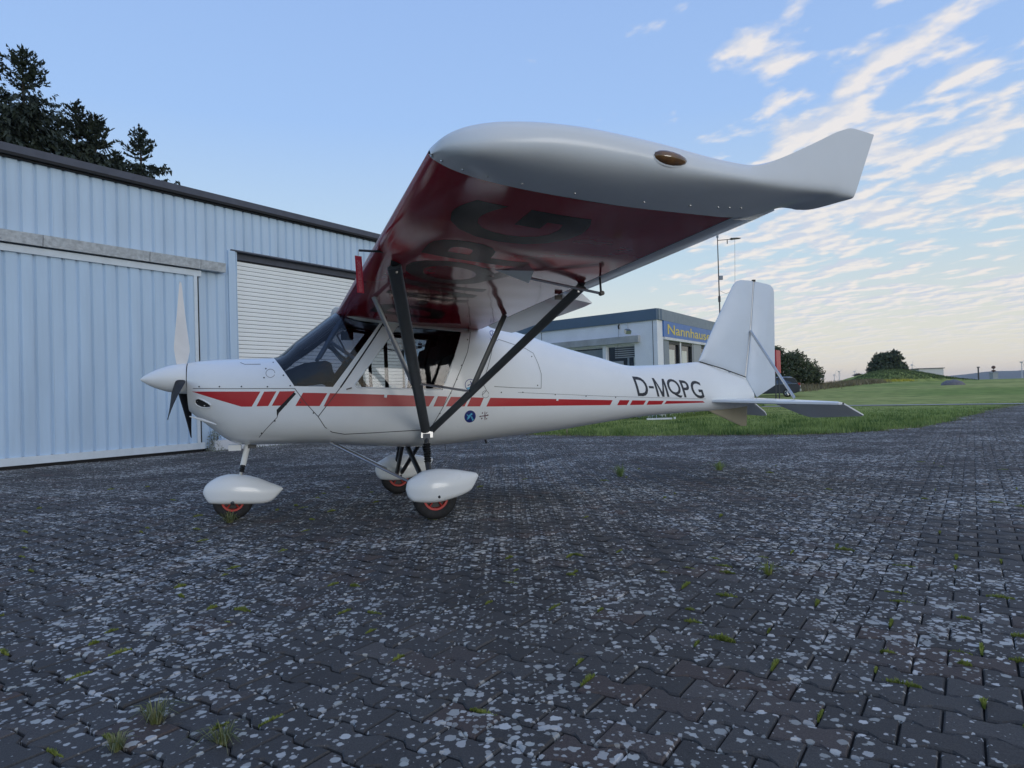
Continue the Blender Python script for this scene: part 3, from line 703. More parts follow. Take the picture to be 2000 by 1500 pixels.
def broadleaf(name, x, y, zb, blobs, n, leaf, m, label, trunk=(1.6, .25), seed=0):
    t = empty(name, (x, y, zb), 0, label, 'tree'); g = np.random.default_rng(seed)
    mb = MB().tube([(0, 0, -.2), (.05, 0, trunk[0]), (.1, 0, trunk[0] * 1.8)], [trunk[1], trunk[1] * .8, trunk[1] * .3], 8)
    for b_ in blobs: mb.tube([(0, 0, trunk[0] * .8), (b_[0] * .5, b_[1] * .5, b_[2] * .6 + trunk[0] * .3), (b_[0], b_[1], b_[2])], [trunk[1] * .5, trunk[1] * .3, .03], 6)
    mb.build('trunk', M['bark'], t)
    tot = sum(b_[3] ** 2 for b_ in blobs); Q = []
    for (bx, by, bz, br) in blobs:
        k = int(n * br * br / tot)
        d = g.normal(0, 1, (k, 3)); d /= np.linalg.norm(d, axis=1)[:, None]
        r_ = br * (1 - .55 * g.uniform(0, 1, k) ** 1.8) * (1 + .18 * np.sin(d[:, 0] * 6 + bx) * np.sin(d[:, 2] * 7 + by) + .14 * np.sin(d[:, 1] * 13 + d[:, 2] * 11))
        c_ = d * r_[:, None] * np.array([1, 1, .85]) + np.array([bx, by, bz])
        a1 = g.normal(0, 1, (k, 3)); a1 /= np.linalg.norm(a1, axis=1)[:, None]; a2 = np.cross(a1, d); a2 /= np.linalg.norm(a2, axis=1)[:, None] + 1e-6
        s_ = leaf * g.uniform(.5, 1.3, k)[:, None]
        Q.append(np.stack([c_ - a1 * s_, c_ + a2 * s_ * .55, c_ + a1 * s_, c_ - a2 * s_ * .55], 1).reshape(-1, 3))
    V = np.concatenate(Q); soup('crown', V, np.arange(len(V)).reshape(-1, 4), M[m], t)
g_ = random.Random(3)
broadleaf('round_tree', 81.0, 150, .9, [(0, 0, 4.0, 2.6), (-2.3, 0, 3.0, 2.0), (2.3, .5, 3.0, 2.0), (.6, -1, 5.2, 1.9), (-1.1, .5, 5.0, 1.8), (-3.2, 0, 1.9, 1.3), (3.2, 0, 2.3, 1.2), (1.4, -1.5, 2.6, 2.0), (-1.2, -1.5, 2.4, 2.0)], 5200, .42, 'leaf2', 'round dark green tree standing alone behind the grass mound', seed=5)
broadleaf('bushy_tree', 30.4, 75, .5, [(-1.6, 0, 3.1, 1.5), (-1.7, .3, 4.2, .75), (-.2, 0, 2.7, 1.5), (1.2, 0, 2.2, 1.35), (2.2, 0, 1.6, 1.0), (.2, 0, 3.5, .9), (-1, -1, 1.6, 1.4), (.8, -1, 1.2, 1.2), (2.0, -.6, .9, .9), (-2.6, 0, 1.6, 1.4)], 8500, .15, 'leaf', 'brownish green bushy tree beyond the parked dark car', trunk=(.9, .16), seed=8)

# ------------------------------------------------------------------ hangar
hg = empty('hangar', (HA[0], HA[1], 0), TH, 'long blue grey corrugated metal hangar with a sliding door and roller shutter', 'hangar')
PER = 0.225
def sheet_mesh(z0, z1, n=4):
    prof = []
    for k in range(n):
        x = k * PER; prof += [(x, 0), (x + .148, 0), (x + .152, .040), (x + .186, .040), (x + .212, .0)]
    prof.append((n * PER, 0))
    mb = MB().grid([[(x, y, z0) for x, y in prof], [(x, y, z1) for x, y in prof]]); return mb.mesh('cladding_sheet', 0)
def sheets(s0, n, z0, z1, y, m, parent, name='cladding_sheet'):
    me = sheet_mesh(z0, z1); me.materials.append(m)
    for k in range(n):
        o = bpy.data.objects.new(name, me); COL.objects.link(o); o.parent = parent; o.location = (s0 + k * 4 * PER, y + (.002 if k % 2 else 0), 0)
sheets(-6.34, 12, 3.70, 5.17, 0, M['clad'], hg)             # above the sliding door, s -6.3 .. 4.46
sheets(4.46, 6, 4.235, 5.17, 0, M['clad'], hg)              # above the shutter
sheets(9.86, 5, 0.06, 5.17, 0, M['clad'], hg)
sheets(3.55, 1, 0.06, 3.70, -.001, M['clad'], hg)           # post between door and shutter
MB().box((4.305, -.02, 2.11), (.17, .05, 4.22)).build('corner_post', M['clad'], hg, 0)
MB().box((9.78, -.02, 2.11), (.17, .05, 4.22)).build('corner_post', M['clad'], hg, 0)
# body behind the skin
mb = MB().box((3.9, 6.2, 2.5), (20.4, .1, 5.0)).box((-6.35, 3.1, 2.5), (.1, 6.1, 5.0)).box((14.36, 3.1, 2.5), (.1, 6.1, 5.0)); mb.build('wall', M['clad'], hg, 0)
MB().box((-1.4, .30, 2.5), (9.7, .04, 5.0)).build('dark_backing', M['gap'], hg, 0)  # unseen near-black sheet added behind the door to block light
mb = MB().prism([(-.10, 5.172), (-.10, 5.345), (6.4, 5.05), (6.4, 4.95)], lambda a, b_, d: (d, a, b_), -6.45, 14.5); mb.build('roof', M['verge'], hg, 0)
MB().box((4.03, -.105, 5.185), (20.9, .03, .05)).build('drip_edge', M['gap'], hg, 0)
MB().box((4.0, -.012, 5.150), (20.8, .09, .035)).build('eave_strip', M['gap'], hg, 0)
# sliding door
dr = MB().box((-1.42, -.075, 3.625), (9.94, .05, .115)).build('sliding_door', M['door_frame'], hg, 0); dr['label'] = 'blue grey corrugated sliding door leaf'
MB().box((3.42, -.077, 1.83), (.07, .056, 3.475)).build('door_stile', M['door_frame'], dr, 0); MB().box((-1.42, -.077, .125), (9.94, .056, .13)).build('bottom_rail', M['door_frame'], dr, 0)
sheets(-6.40, 10, .19, 3.567, -.062, M['door_clad'], dr, 'door_sheet'); me = sheet_mesh(.19, 3.567, 3); me.materials.append(M['door_clad']); o = link('door_sheet', me, None, dr); o.location = (2.60, -.062, 0)
sheets_end = MB().box((3.33, -.062, 1.88), (.11, .02, 3.38)).build('door_sheet', M['door_clad'], dr, 0)
MB().box((3.485, -.03, 1.86), (.05, .04, 3.6)).build('door_gap', M['gap'], hg, 0)
MB().box((-1.42, -.03, .03), (9.9, .05, .056)).build('door_gap', M['gap'], hg, 0)
for s0, s1 in ((-6.35, 0.62), (.63, 2.45), (2.46, 3.50), (3.51, 4.07)):
    MB().prism([(-.16, 3.71), (-.175, 3.90), (-.03, 3.925), (-.03, 3.71)], lambda a, b_, d: (d, a, b_), s0, s1).build('track_cover', M['galv'], hg, 0)
# roller shutter
sh = MB().box((7.05, .14, 2.1), (5.4, .03, 4.2)).build('roller_shutter', M['gap'], hg, 0)
sm = MB().prism([(.016, -.0405), (-.006, -.0400), (-.012, -.010), (-.009, .0395), (.016, .0405)], lambda a, b_, d: (d, a, b_), -2.67, 2.67).mesh('shutter_slat', 30); sm.materials.append(M['slat'])
for k in range(43):
    o = bpy.data.objects.new('shutter_slat', sm); COL.objects.link(o); o.parent = sh; o.location = (7.05, .115 + rnd.uniform(-.0015, .0015), .20 + k * .0905)
MB().box((7.05, .08, .10), (5.34, .06, .10)).build('bottom_bar', M['sill'], sh, 0)
MB().prism([(-.045, 4.225), (-.045, 4.255), (.12, 4.255), (.12, 4.085), (.10, 4.085), (.10, 4.225)], lambda a, b_, d: (d, a, b_), 4.30, 9.80).build('shutter_shade_strip', M['verge'], sh, 0)  # dark strip painting the shadow in the recess above the slats
MB().box((7.0, -.10, .045), (5.9, .26, .10)).build('sill', M['sill'], hg, 0); MB().box((4.0, -.13, .11), (.62, .20, .20)).build('sill', M['sill'], hg, 0)
# weed and leaf litter at the hangar corner
k = 420; a = NR.uniform(0, 2 * np.pi, k); hh = NR.uniform(.02, .42, k); rr = NR.uniform(.02, .16, k) * (1.15 - hh)
c_ = np.c_[np.cos(a) * rr, np.sin(a) * rr, hh]; dv = NR.normal(0, 1, (k, 3)); dv /= np.linalg.norm(dv, axis=1)[:, None]; d2 = np.cross(dv, NR.normal(0, 1, (k, 3))); d2 /= np.linalg.norm(d2, axis=1)[:, None]
s_ = NR.uniform(.008, .022, k)[:, None]; Vw = np.stack([c_ - dv * s_, c_ + d2 * s_ * .6, c_ + dv * s_, c_ - d2 * s_ * .6], 1).reshape(-1, 3)
wd = empty('weed_plant', (-6.13, 14.28, 0), 0, 'grey green weed growing at the foot of the hangar beside the sliding door', 'weed')
soup('leaves', Vw, np.arange(len(Vw)).reshape(-1, 4), M['weed'], wd); mb = MB()
for j in range(9): mb.tube([(0, 0, -.01), (math.cos(j) * .05, math.sin(j * 2) * .05, .2), (math.cos(j) * .11, math.sin(j * 2) * .11, .4)], [.006, .004, .002], 5)
mb.build('stems', M['bark'], wd)
def litter(): t = rnd.uniform(3.6, 9.5); p = HA + HD * t; q = rnd.uniform(.05, .35); return (p[0] + q * math.sin(TH), p[1] - q * math.cos(TH), 0.0, rnd.uniform(.3, 1))
tag(blades('undergrowth', 900, litter, .02, .09, .012, M['weed'], 2.0), kind='stuff')

# ------------------------------------------------------------------ airfield building
CB = Vector((5.056, 24.0, 0)); RD = Vector((math.cos(R(57.97)), math.sin(R(57.97)), 0)); LD = Vector((math.cos(R(135.7)), math.sin(R(135.7)), 0))
RN = Vector((RD.y, -RD.x, 0)); LN = Vector((-LD.y, LD.x, 0))
ab = empty('airfield_building', CB, 0, 'low white flat roofed airfield building with blue grey roof edge', 'building')
PR = lambda s, z, o=0.0: RD * s + RN * o + Vector((0, 0, z))
PL = lambda s, z, o=0.0: LD * s + LN * o + Vector((0, 0, z))
def wall_holes(P, L_, H, holes, name):
    mb = MB(); xs = sorted({0, L_} | {h[0] for h in holes} | {h[1] for h in holes}); zs = sorted({-.1, H} | {h[2] for h in holes} | {h[3] for h in holes})
    for i in range(len(xs) - 1):
        for j in range(len(zs) - 1):
            cx, cz = (xs[i] + xs[i + 1]) / 2, (zs[j] + zs[j + 1]) / 2
            if any(h[0] < cx < h[1] and h[2] < cz < h[3] for h in holes): continue
            mb.add([P(xs[i], zs[j]), P(xs[i + 1], zs[j]), P(xs[i + 1], zs[j + 1]), P(xs[i], zs[j + 1])], [(0, 1, 2, 3)])
    for a, b_, c_, d_ in holes:
        for (p, q) in (((a, c_), (b_, c_)), ((b_, c_), (b_, d_)), ((b_, d_), (a, d_)), ((a, d_), (a, c_))):
            mb.add([P(*p), P(*q), P(q[0], q[1], -.14), P(p[0], p[1], -.14)], [(0, 1, 2, 3)])
    return mb.build(name, M['plaster'], ab, 0)
def slab(P, s0, s1, z0, z1, o0, o1, name, m, parent):
    vs = [P(s, z, o) for o in (o0, o1) for z in (z0, z1) for s in (s0, s1)]
    return MB().add(vs, [(0, 1, 3, 2), (4, 6, 7, 5), (0, 2, 6, 4), (1, 5, 7, 3), (0, 4, 5, 1), (2, 3, 7, 6)]).build(name, m, parent, 0)
wall_holes(PL, 11.0, 3.40, [(.94, 2.2, .95, 2.62), (2.35, 4.9, .95, 2.62)], 'wall')
wall_holes(PR, 13.6, 3.40, [(1.10, 2.40, .3, 2.73), (2.52, 3.90, .3, 2.73), (4.95, 6.3, .3, 2.73)], 'wall')
bk = PL(11, 0) ; ck = PR(13.6, 0)
MB().add([bk, bk + RD * 10, bk + RD * 10 + Vector((0, 0, 3.4)), bk + Vector((0, 0, 3.4))], [(0, 1, 2, 3)]).build('wall', M['plaster'], ab, 0)
MB().add([ck, ck + LD * 9, ck + LD * 9 + Vector((0, 0, 3.4)), ck + Vector((0, 0, 3.4))], [(0, 1, 2, 3)]).build('wall', M['plaster'], ab, 0)
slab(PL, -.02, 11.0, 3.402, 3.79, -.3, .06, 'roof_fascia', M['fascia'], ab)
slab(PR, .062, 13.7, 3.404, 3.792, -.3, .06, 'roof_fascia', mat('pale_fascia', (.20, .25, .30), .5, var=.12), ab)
mb = MB().add([PL(0, 3.76), PR(13.6, 3.76), PR(13.6, 3.76) + LD * 9, PL(11, 3.76)], [(0, 1, 2, 3)]); mb.build('roof', M['verge'], ab, 0)
slab(PL, .70, 5.3, 2.672, 2.91, .002, .13, 'lintel', M['lintel'], ab); slab(PL, .165, .185, 0, 3.38, .002, .008, 'wall_joint', M['seam'], ab); slab(PL, 5.33, 5.35, 0, 3.38, .002, .008, 'wall_joint', M['seam'], ab)
slab(PR, .56, 6.6, 2.735, 2.83, .002, .09, 'lintel', M['sill'], ab)
def frame(P, a, b_, c_, d_, o, wdt, parent, m):
    mb = MB()
    for (s0, s1, z0, z1) in ((a, b_, c_, c_ + wdt), (a, b_, d_ - wdt, d_), (a, a + wdt, c_ + wdt, d_ - wdt), (b_ - wdt, b_, c_ + wdt, d_ - wdt)):
        vs = [P(s, z, q) for q in (o - .05, o) for z in (z0, z1) for s in (s0, s1)]; mb.add(vs, [(0, 1, 3, 2), (4, 6, 7, 5), (0, 2, 6, 4), (1, 5, 7, 3), (0, 4, 5, 1), (2, 3, 7, 6)])
    return mb.build('window', m, parent, 0)
w1 = frame(PL, .942, 2.198, .952, 2.618, -.06, .05, ab, M['sill']); slab(PL, .96, 2.18, .97, 2.6, -.12, -.10, 'pane', M['pane'], w1)
for j in range(6): slab(PL, 1.0, 1.86, 2.16 + j * .075, 2.20 + j * .075, -.098, -.085, 'blind_slat', M['blind'], w1)
slab(PL, .99, 1.05, .99, 2.16, -.097, -.09, 'pane_patch', M['pane_patch'], w1); slab(PL, 1.25, 1.33, .99, 2.15, -.097, -.09, 'pane_patch', M['greypanel'], w1); slab(PL, 1.5, 2.1, .99, 2.05, -.097, -.09, 'pane_patch', M['blind'], w1)
w2 = frame(PL, 2.352, 4.898, .952, 2.618, -.06, .05, ab, M['sill']); slab(PL, 2.37, 4.88, .97, 2.6, -.12, -.10, 'pane', M['pane'], w2); slab(PL, 2.42, 4.84, 1.0, 2.52, -.098, -.085, 'roller_blind', M['greypanel'], w2)
slab(PR, .58, 1.08, .1, 2.732, .003, .03, 'wall_panel', M['greypanel'], ab); slab(PR, 3.92, 4.93, .1, 2.732, .003, .03, 'wall_panel', mat('light_grey_panel', (.30, .33, .36), .5), ab)
for a, b_ in ((1.10, 2.40), (2.52, 3.90), (4.95, 6.3)):
    f = frame(PR, a + .002, b_ - .002, .302, 2.728, -.02, .11, ab, M['winframe']); slab(PR, a + .1, b_ - .1, .4, 2.62, -.10, -.085, 'pane', M['pane'], f)
    slab(PR, a + .20, a + .86, .42, 2.42, -.083, -.075, 'pane_patch', M['pane_patch'], f)  # pale slab painting a white reflection onto each pane
sg = empty('name_sign', CB, 0, 'blue sign board with the yellow name Nannhausen under the roof edge', 'sign')
slab(PR, .53, 7.2, 2.842, 3.40, .004, .06, 'board', M['signblue'], sg)
bm, bb = text_mesh('Nannhausen', 1, .012)
for v in bm.verts:
    s = .90 + (v.co.x - bb[0]) / (bb[1] - bb[0]) * 5.75; z = 2.955 + (v.co.y - 0) / .70 * .345; v.co = PR(s, z, .066)
me = bpy.data.meshes.new('letters'); bm.to_mesh(me); bm.free(); link('letters', me, M['signyellow'], sg)
rb = empty('red_board', CB, 0, 'red board on posts beyond the far end of the airfield building', 'sign')
slab(PR, 19.15, 20.35, 1.72, 3.05, .02, .10, 'board', M['redsign'], rb); slab(PR, 19.22, 19.28, -.05, 3.0, -.04, .02, 'post', M['mast'], rb); slab(PR, 20.2, 20.26, -.05, 3.0, -.04, .02, 'post', M['mast'], rb)
# lamp bracket, hook, mast
lp = empty('wall_lamp', CB, 0, 'small floodlight on a bent bracket above the airfield building window', 'lamp')
MB().tube([PL(1.18, 3.38, .03), PL(1.18, 3.05, .05), PL(1.0, 3.03, .35)], .018, 6).build('bracket', M['alu'], lp); MB().box(PL(.93, 3.04, .42), (.20, .16, .13), R(20), .5).build('lamp_head', M['alu'], lp, 0)
hk = MB().tube([PL(1.56, 3.36, .03), PL(1.56, 3.30, .08), PL(1.56, 3.2, .06)], .03, 6).tube([PL(1.56, 3.2, .06), PL(1.60, 2.2, .14)], .005, 5).build('cable_hook', M['black']); hk.location = CB; tag(hk, 'short black hook with a hanging wire beside the lamp bracket', 'hook')
ms = empty('weather_mast', (9.11, 30.2, 3.70), 0, 'thin dark weather mast with a side arm on the building roof', 'mast')
MB().tube([(0, 0, 0), (0, 0, 3.85)], [.032, .02], 8).tube([(0, 0, 1.0), (0, 0, 1.25)], .055, 8).build('pole', M['mast'], ms)
MB().tube([(0, 0, 3.68), (.95, 0, 3.74)], .016, 6).tube([(.42, 0, 3.7), (.42, 0, 3.52)], .02, 6).build('side_arm', M['mast'], ms); MB().prism([(.62, 0), (1.0, .04), (.8, .06), (.55, .05)], lambda a, b_, d: (a, d, 3.70 + b_), -.12, .12).build('wind_vane', M['black'], ms, 0)
MB().box((.09, 0, 2.05), (.16, .1, .17)).build('instrument_box', M['greypanel'], ms, 0); MB().tube([(0, 0, 3.8), (0, 0, 3.95)], .05, 8).build('sensor', M['greypanel'], ms)
MB().tube([(.75, 0, 3.7), (.71, 0, 2.2), (.68, 0, 1.3)], .006, 5).tube([(0, 0, 1.5), (.3, 0, 1.35), (.65, 0, 1.5)], .006, 5).build('wire', M['mast'], ms)
# stake and white kerb in the grass
sk = MB().box((1.31, 17.0, .08), (.035, .03, .30)).build('wooden_stake', M['wood'], None, 0); tag(sk, 'short weathered wooden stake at the edge of the grass under the tail', 'stake')
kb = MB().box((4.2, 20.0, .15), (.72, .08, .045), -.03).box((4.64, 20.0, .16), (.05, .07, .06)).build('white_bar', M['sill'], None, 0); tag(kb, 'white bar lying in the grass below the rear fuselage', 'bar')

# ------------------------------------------------------------------ parked cars
def car(x, y, rz, paint, label):
    z = ground_h(x, y)
    c = empty('parked_car', (x, y, z - .02), rz, label, 'car', 'cars parked beyond the airfield building')
    side = [(-2.25, .35), (-2.3, .75), (-2.15, .95), (-1.2, 1.0), (-.55, 1.46), (.9, 1.52), (1.85, 1.45), (2.15, 1.0), (2.28, .85), (2.28, .40), (1.95, .27), (-1.9, .27)]
    mb = MB(); ringL = [(a, -.84 if b_ < 1.05 else -.70, b_) for a, b_ in side]; ringR = [(a, -y_, b_) for a, y_, b_ in ringL]; n = len(side)
    mb.add(ringL + ringR, [tuple(range(n)), tuple(range(2 * n - 1, n - 1, -1))] + [(i, n + i, n + (i + 1) % n, (i + 1) % n) for i in range(n)])
    mb.build('body', paint, c, 25)
    for sy in (-1, 1):
        MB().add([(-.95, sy * .80, 1.05), (1.95, sy * .80, 1.05), (1.75, sy * .715, 1.40), (.9, sy * .712, 1.45), (-.45, sy * .714, 1.42)], [(0, 1, 2, 3, 4)]).build('side_window', M['carglass'], c, 0)
        MB().tube([(-1.1, sy * .85, 1.0), (2.1, sy * .85, 1.0)], .015, 6).build('chrome_strip', M['alu'], c); MB().tube([(-.4, sy * .62, 1.53), (1.7, sy * .62, 1.52)], .02, 6).build('roof_rail', M['alu'], c)
        MB().box((2.22, sy * .74, .92), (.12, .16, .26)).build('tail_light', M['taillight'], c, 0)
        for wx in (-1.4, 1.38):
            mx = Matrix.Translation((wx, sy * .76, .32)) @ Matrix.Rotation(R(90), 4, 'X')
            wl = MB().lathe([(.2, -.1), (.30, -.10), (.325, -.06), (.325, .06), (.30, .10), (.2, .1)], 20, mx).build('wheel', M['rubber'], c)
            mb = MB().lathe([(0, .085), (.05, .085), (.05, -.085), (0, -.085)], 10, mx)
            for q in range(5):
                a = q * 2 * math.pi / 5; mb.tube([mx @ Vector((0, 0, -sy * -.0)) + Vector((0, sy * .09, 0)), Vector((wx + .2 * math.cos(a), sy * .85, .32 + .2 * math.sin(a)))], .03, 6)
            mb.lathe([(.19, -.1), (.215, -.1), (.215, .1), (.19, .1)], 20, mx); mb.build('rim', M['alu'], wl)
    MB().add([(2.18, -.62, 1.03), (2.18, .62, 1.03), (1.92, .58, 1.42), (1.92, -.58, 1.42)], [(0, 1, 2, 3)]).build('rear_window', M['carglass'], c, 0)
    MB().box((2.31, 0, .50), (.10, 1.6, .18)).build('bumper', M['alu'], c, 0); MB().box((2.30, 0, .80), (.03, .5, .12)).build('number_plate', M['sill'], c, 0)
    return c
car(20.35, 55.2, R(-24), M['carpaint'], 'dark estate car parked on the grass behind the tail of the aircraft')
car(21.7, 58.9, R(-20), M['carwhite'], 'white car mostly hidden behind the dark estate car')

# ------------------------------------------------------------------ evening haze: even air round the whole scene, sky outside
hm = bpy.data.materials.new('haze_air'); hm.use_nodes = True; ht = hm.node_tree; ht.nodes.clear()
pv_ = ht.nodes.new('ShaderNodeVolumePrincipled'); pv_.inputs['Color'].default_value = (.80, .86, .95, 1); pv_.inputs['Density'].default_value = 1.1e-4
ho = ht.nodes.new('ShaderNodeOutputMaterial'); ht.links.new(pv_.outputs[0], ho.inputs['Volume'])
hz_ = MB().box((0, 0, 30), (13000, 13000, 90)).build('haze', hm, None, 0); tag(hz_, kind='stuff')

# ------------------------------------------------------------------ the aircraft (local axes: x aft, y to its right, z up)
AC = empty('light_aircraft', (-2.434, 6.006, 0), R(18.9), 'white high wing light aircraft with red stripe and dark red wing undersides', 'aircraft')
#        x      zb     zt     w     zc    nu   nl
ST = [(-.32, .940, 1.349, .165, 1.17, 2.0, 2.0), (-.24, .868, 1.361, .235, 1.14, 2.2, 2.1), (-.12, .762, 1.371, .305, 1.10, 2.4, 2.2), (0, .672, 1.376, .365, 1.07, 2.5, 2.4),
      (.10, .640, 1.378, .410, 1.05, 2.6, 2.5), (.20, .634, 1.379, .450, 1.03, 2.7, 2.6), (.36, .632, 1.381, .500, 1.02, 2.8, 2.8), (.55, .628, 1.524, .545, 1.00, 2.8, 3.0),
      (.72, .621, 1.652, .575, .98, 3.0, 3.0), (.85, .612, 1.750, .592, .97, 3.2, 3.0), (.94, .602, 1.795, .602, .97, 3.4, 3.0), (1.10, .585, 1.795, .615, .96, 3.7, 3.0), (1.35, .562, 1.775, .622, .95, 3.9, 3.0),
      (1.66, .549, 1.735, .620, .95, 3.8, 2.9), (1.90, .556, 1.710, .604, .95, 3.5, 2.8), (2.10, .568, 1.695, .580, .95, 3.1, 2.7), (2.31, .582, 1.673, .548, .96, 2.8, 2.6),
      (2.64, .606, 1.598, .478, .96, 2.5, 2.5), (2.96, .630, 1.499, .405, .96, 2.4, 2.4), (3.47, .683, 1.362, .305, .96, 2.3, 2.3), (3.90, .727, 1.264, .235, .95, 2.2, 2.3),
      (4.30, .750, 1.270, .180, .93, 1.8, 2.3), (4.70, .760, 1.292, .130, .92, 1.5, 2.2), (5.00, .768, 1.203, .095, .92, 1.5, 2.2), (5.28, .790, 1.112, .062, .92, 1.7, 2.2), (5.40, .835, .955, .035, .90, 2, 2)]
FS = [pchip([s[0] for s in ST], [s[k] for s in ST]) for k in range(1, 7)]
def half_width(x, z):
    zb, zt, w_, zc, nu, nl = [f(x) for f in FS]
    t = (z - zc) / (zt - zc) if z >= zc else (zc - z) / (zc - zb); n_ = nu if z >= zc else nl
    return w_ * max(0.0, 1 - min(1, t) ** n_) ** (1 / n_)
def ring(x, n=72):
    zb, zt, w_, zc, nu, nl = [f(x) for f in FS]; r_ = []
    for j in range(n):
        a = 2 * math.pi * j / n; s, c = math.sin(a), math.cos(a); n_ = nu if c >= 0 else nl
        r_.append((x, -w_ * math.copysign(abs(s) ** (2 / n_), s), zc + (zt - zc if c >= 0 else zc - zb) * math.copysign(abs(c) ** (2 / n_), c)))
    return r_
xs_ = sorted(set([s[0] for s in ST] + list(np.round(np.arange(-.32, 5.4, .045), 4))))
xs_ = [x for i, x in enumerate(xs_) if i == 0 or x - xs_[i - 1] > .008]
bm = bmesh.new(); rows = [[bm.verts.new(p) for p in ring(x)] for x in xs_]; n = 72
for i in range(len(rows) - 1):
    for j in range(n): bm.faces.new((rows[i][j], rows[i][(j + 1) % n], rows[i + 1][(j + 1) % n], rows[i + 1][j]))
bm.faces.new(rows[-1]); bmesh.ops.recalc_face_normals(bm, faces=bm.faces)
WINDSCREEN = [(.361, 1.377), (.517, 1.124), (.818, 1.109), (1.222, 1.643), (1.049, 1.668), (.961, 1.705), (.915, 1.765), (.88, 1.86), (.28, 1.52)]
DOOR = [(1.262, 1.655), (.877, 1.102), (.696, .869), (.747, .783), (.806, .735), (.908, .713), (1.117, .716), (1.548, .723), (1.615, .724), (1.803, 1.035), (1.974, 1.388), (2.034, 1.575)]
WINDOW = [(1.372, 1.622), (.990, 1.122), (1.014, 1.098), (1.727, 1.063), (1.947, 1.572)]
COWL_UP = [(-.5, 1.6), (-.5, 1.134), (-.271, 1.129), (.029, 1.117), (.519, 1.104), (.517, 1.124), (.361, 1.377), (.2, 1.6)]
COWL_LO = [(-.5, 1.134), (-.271, 1.129), (.029, 1.117), (.519, 1.104), (.464, .996), (.395, .936), (.378, .873), (.292, .781), (.236, .712), (.204, .66), (.19, .5), (-.5, .5)]
def cut(bm, poly):
    for i in range(len(poly)):
        p, q = poly[i], poly[(i + 1) % len(poly)]
        x0, x1 = min(p[0], q[0]) - .004, max(p[0], q[0]) + .004; z0, z1 = min(p[1], q[1]) - .004, max(p[1], q[1]) + .004
        fs = []
        for f in bm.faces:
            fx = [v.co.x for v in f.verts]; fz = [v.co.z for v in f.verts]
            if max(fx) >= x0 and min(fx) <= x1 and max(fz) >= z0 and min(fz) <= z1 and max(fx) - min(fx) < .5: fs.append(f)
        if not fs: continue
        g = list({e for f in fs for e in f.edges} | {v for f in fs for v in f.verts}) + fs
        bmesh.ops.bisect_plane(bm, geom=g, dist=2e-5, plane_co=(p[0], 0, p[1]), plane_no=(-(q[1] - p[1]), 0, q[0] - p[0]))
for poly in (WINDSCREEN, DOOR, WINDOW, COWL_UP, COWL_LO): cut(bm, poly)
regions = {k: [] for k in ('windscreen', 'window_l', 'window_r', 'door_l', 'door_r', 'cowling_upper', 'cowling_lower', 'fuselage')}
for f in bm.faces:
    c = f.calc_center_median(); x, z = c.x, c.z; sd = 'l' if c.y < 0 else 'r'
    if inside(x, z, WINDSCREEN): k = 'windscreen'
    elif abs(c.y) > .2 and inside(x, z, WINDOW): k = 'window_' + sd
    elif abs(c.y) > .2 and inside(x, z, DOOR): k = 'door_' + sd
    elif inside(x, z, COWL_UP): k = 'cowling_upper'
    elif inside(x, z, COWL_LO): k = 'cowling_lower'
    else: k = 'fuselage'
    regions[k].append(f)
def region(k, name, m, parent, solid=None):
    idx = {}; vs = []; fs = []
    for f in regions[k]:
        t = []
        for v in f.verts:
            if v.index not in idx: idx[v.index] = len(vs); vs.append(tuple(v.co))
            t.append(idx[v.index])
        fs.append(t)
    me = bpy.data.meshes.new(name); me.from_pydata(vs, [], fs); me.shade_smooth(); me.set_sharp_from_angle(angle=R(50))
    o = link(name, me, m, parent)
    return o
bm.verts.index_update()
FUS = region('fuselage', 'fuselage', M['shell'], AC)
region('cowling_upper', 'cowling', M['shell'], AC); region('cowling_lower', 'cowling', M['shell'], AC)
region('windscreen', 'windscreen', M['windscreen'], AC)
for k in 'lr':
    d = region('door_' + k, 'door', M['shell'], AC); region('window_' + k, 'window', M['window'], d)
    sy = -1 if k == 'l' else 1
    sl = []
    for (p, q) in zip(WINDOW, WINDOW[1:] + WINDOW[:1]):
        for i in range(8): t_ = i / 8; x_, z_ = p[0] + (q[0] - p[0]) * t_, p[1] + (q[1] - p[1]) * t_; sl.append((x_, sy * (half_width(x_, z_) - .003), z_))
    MB().tube(sl + sl[:1], .006, 6, cap=False).build('window_seal', M['white'], d)
    MB().box((.945, sy * (half_width(.945, 1.09) + .004), 1.092), (.045, .008, .010), 0, 0, R(-15)).build('handle', M['screw'], d)
    MB().box((1.24, sy * (half_width(1.24, 1.02) + .006), 1.022), (.022, .010, .026), 0, 0, R(12)).build('catch', M['sticker_white'], d)
bm.free()
MB().add(ring(-.3195), [tuple(range(72))]).build('cowling', M['white'], AC, 0)

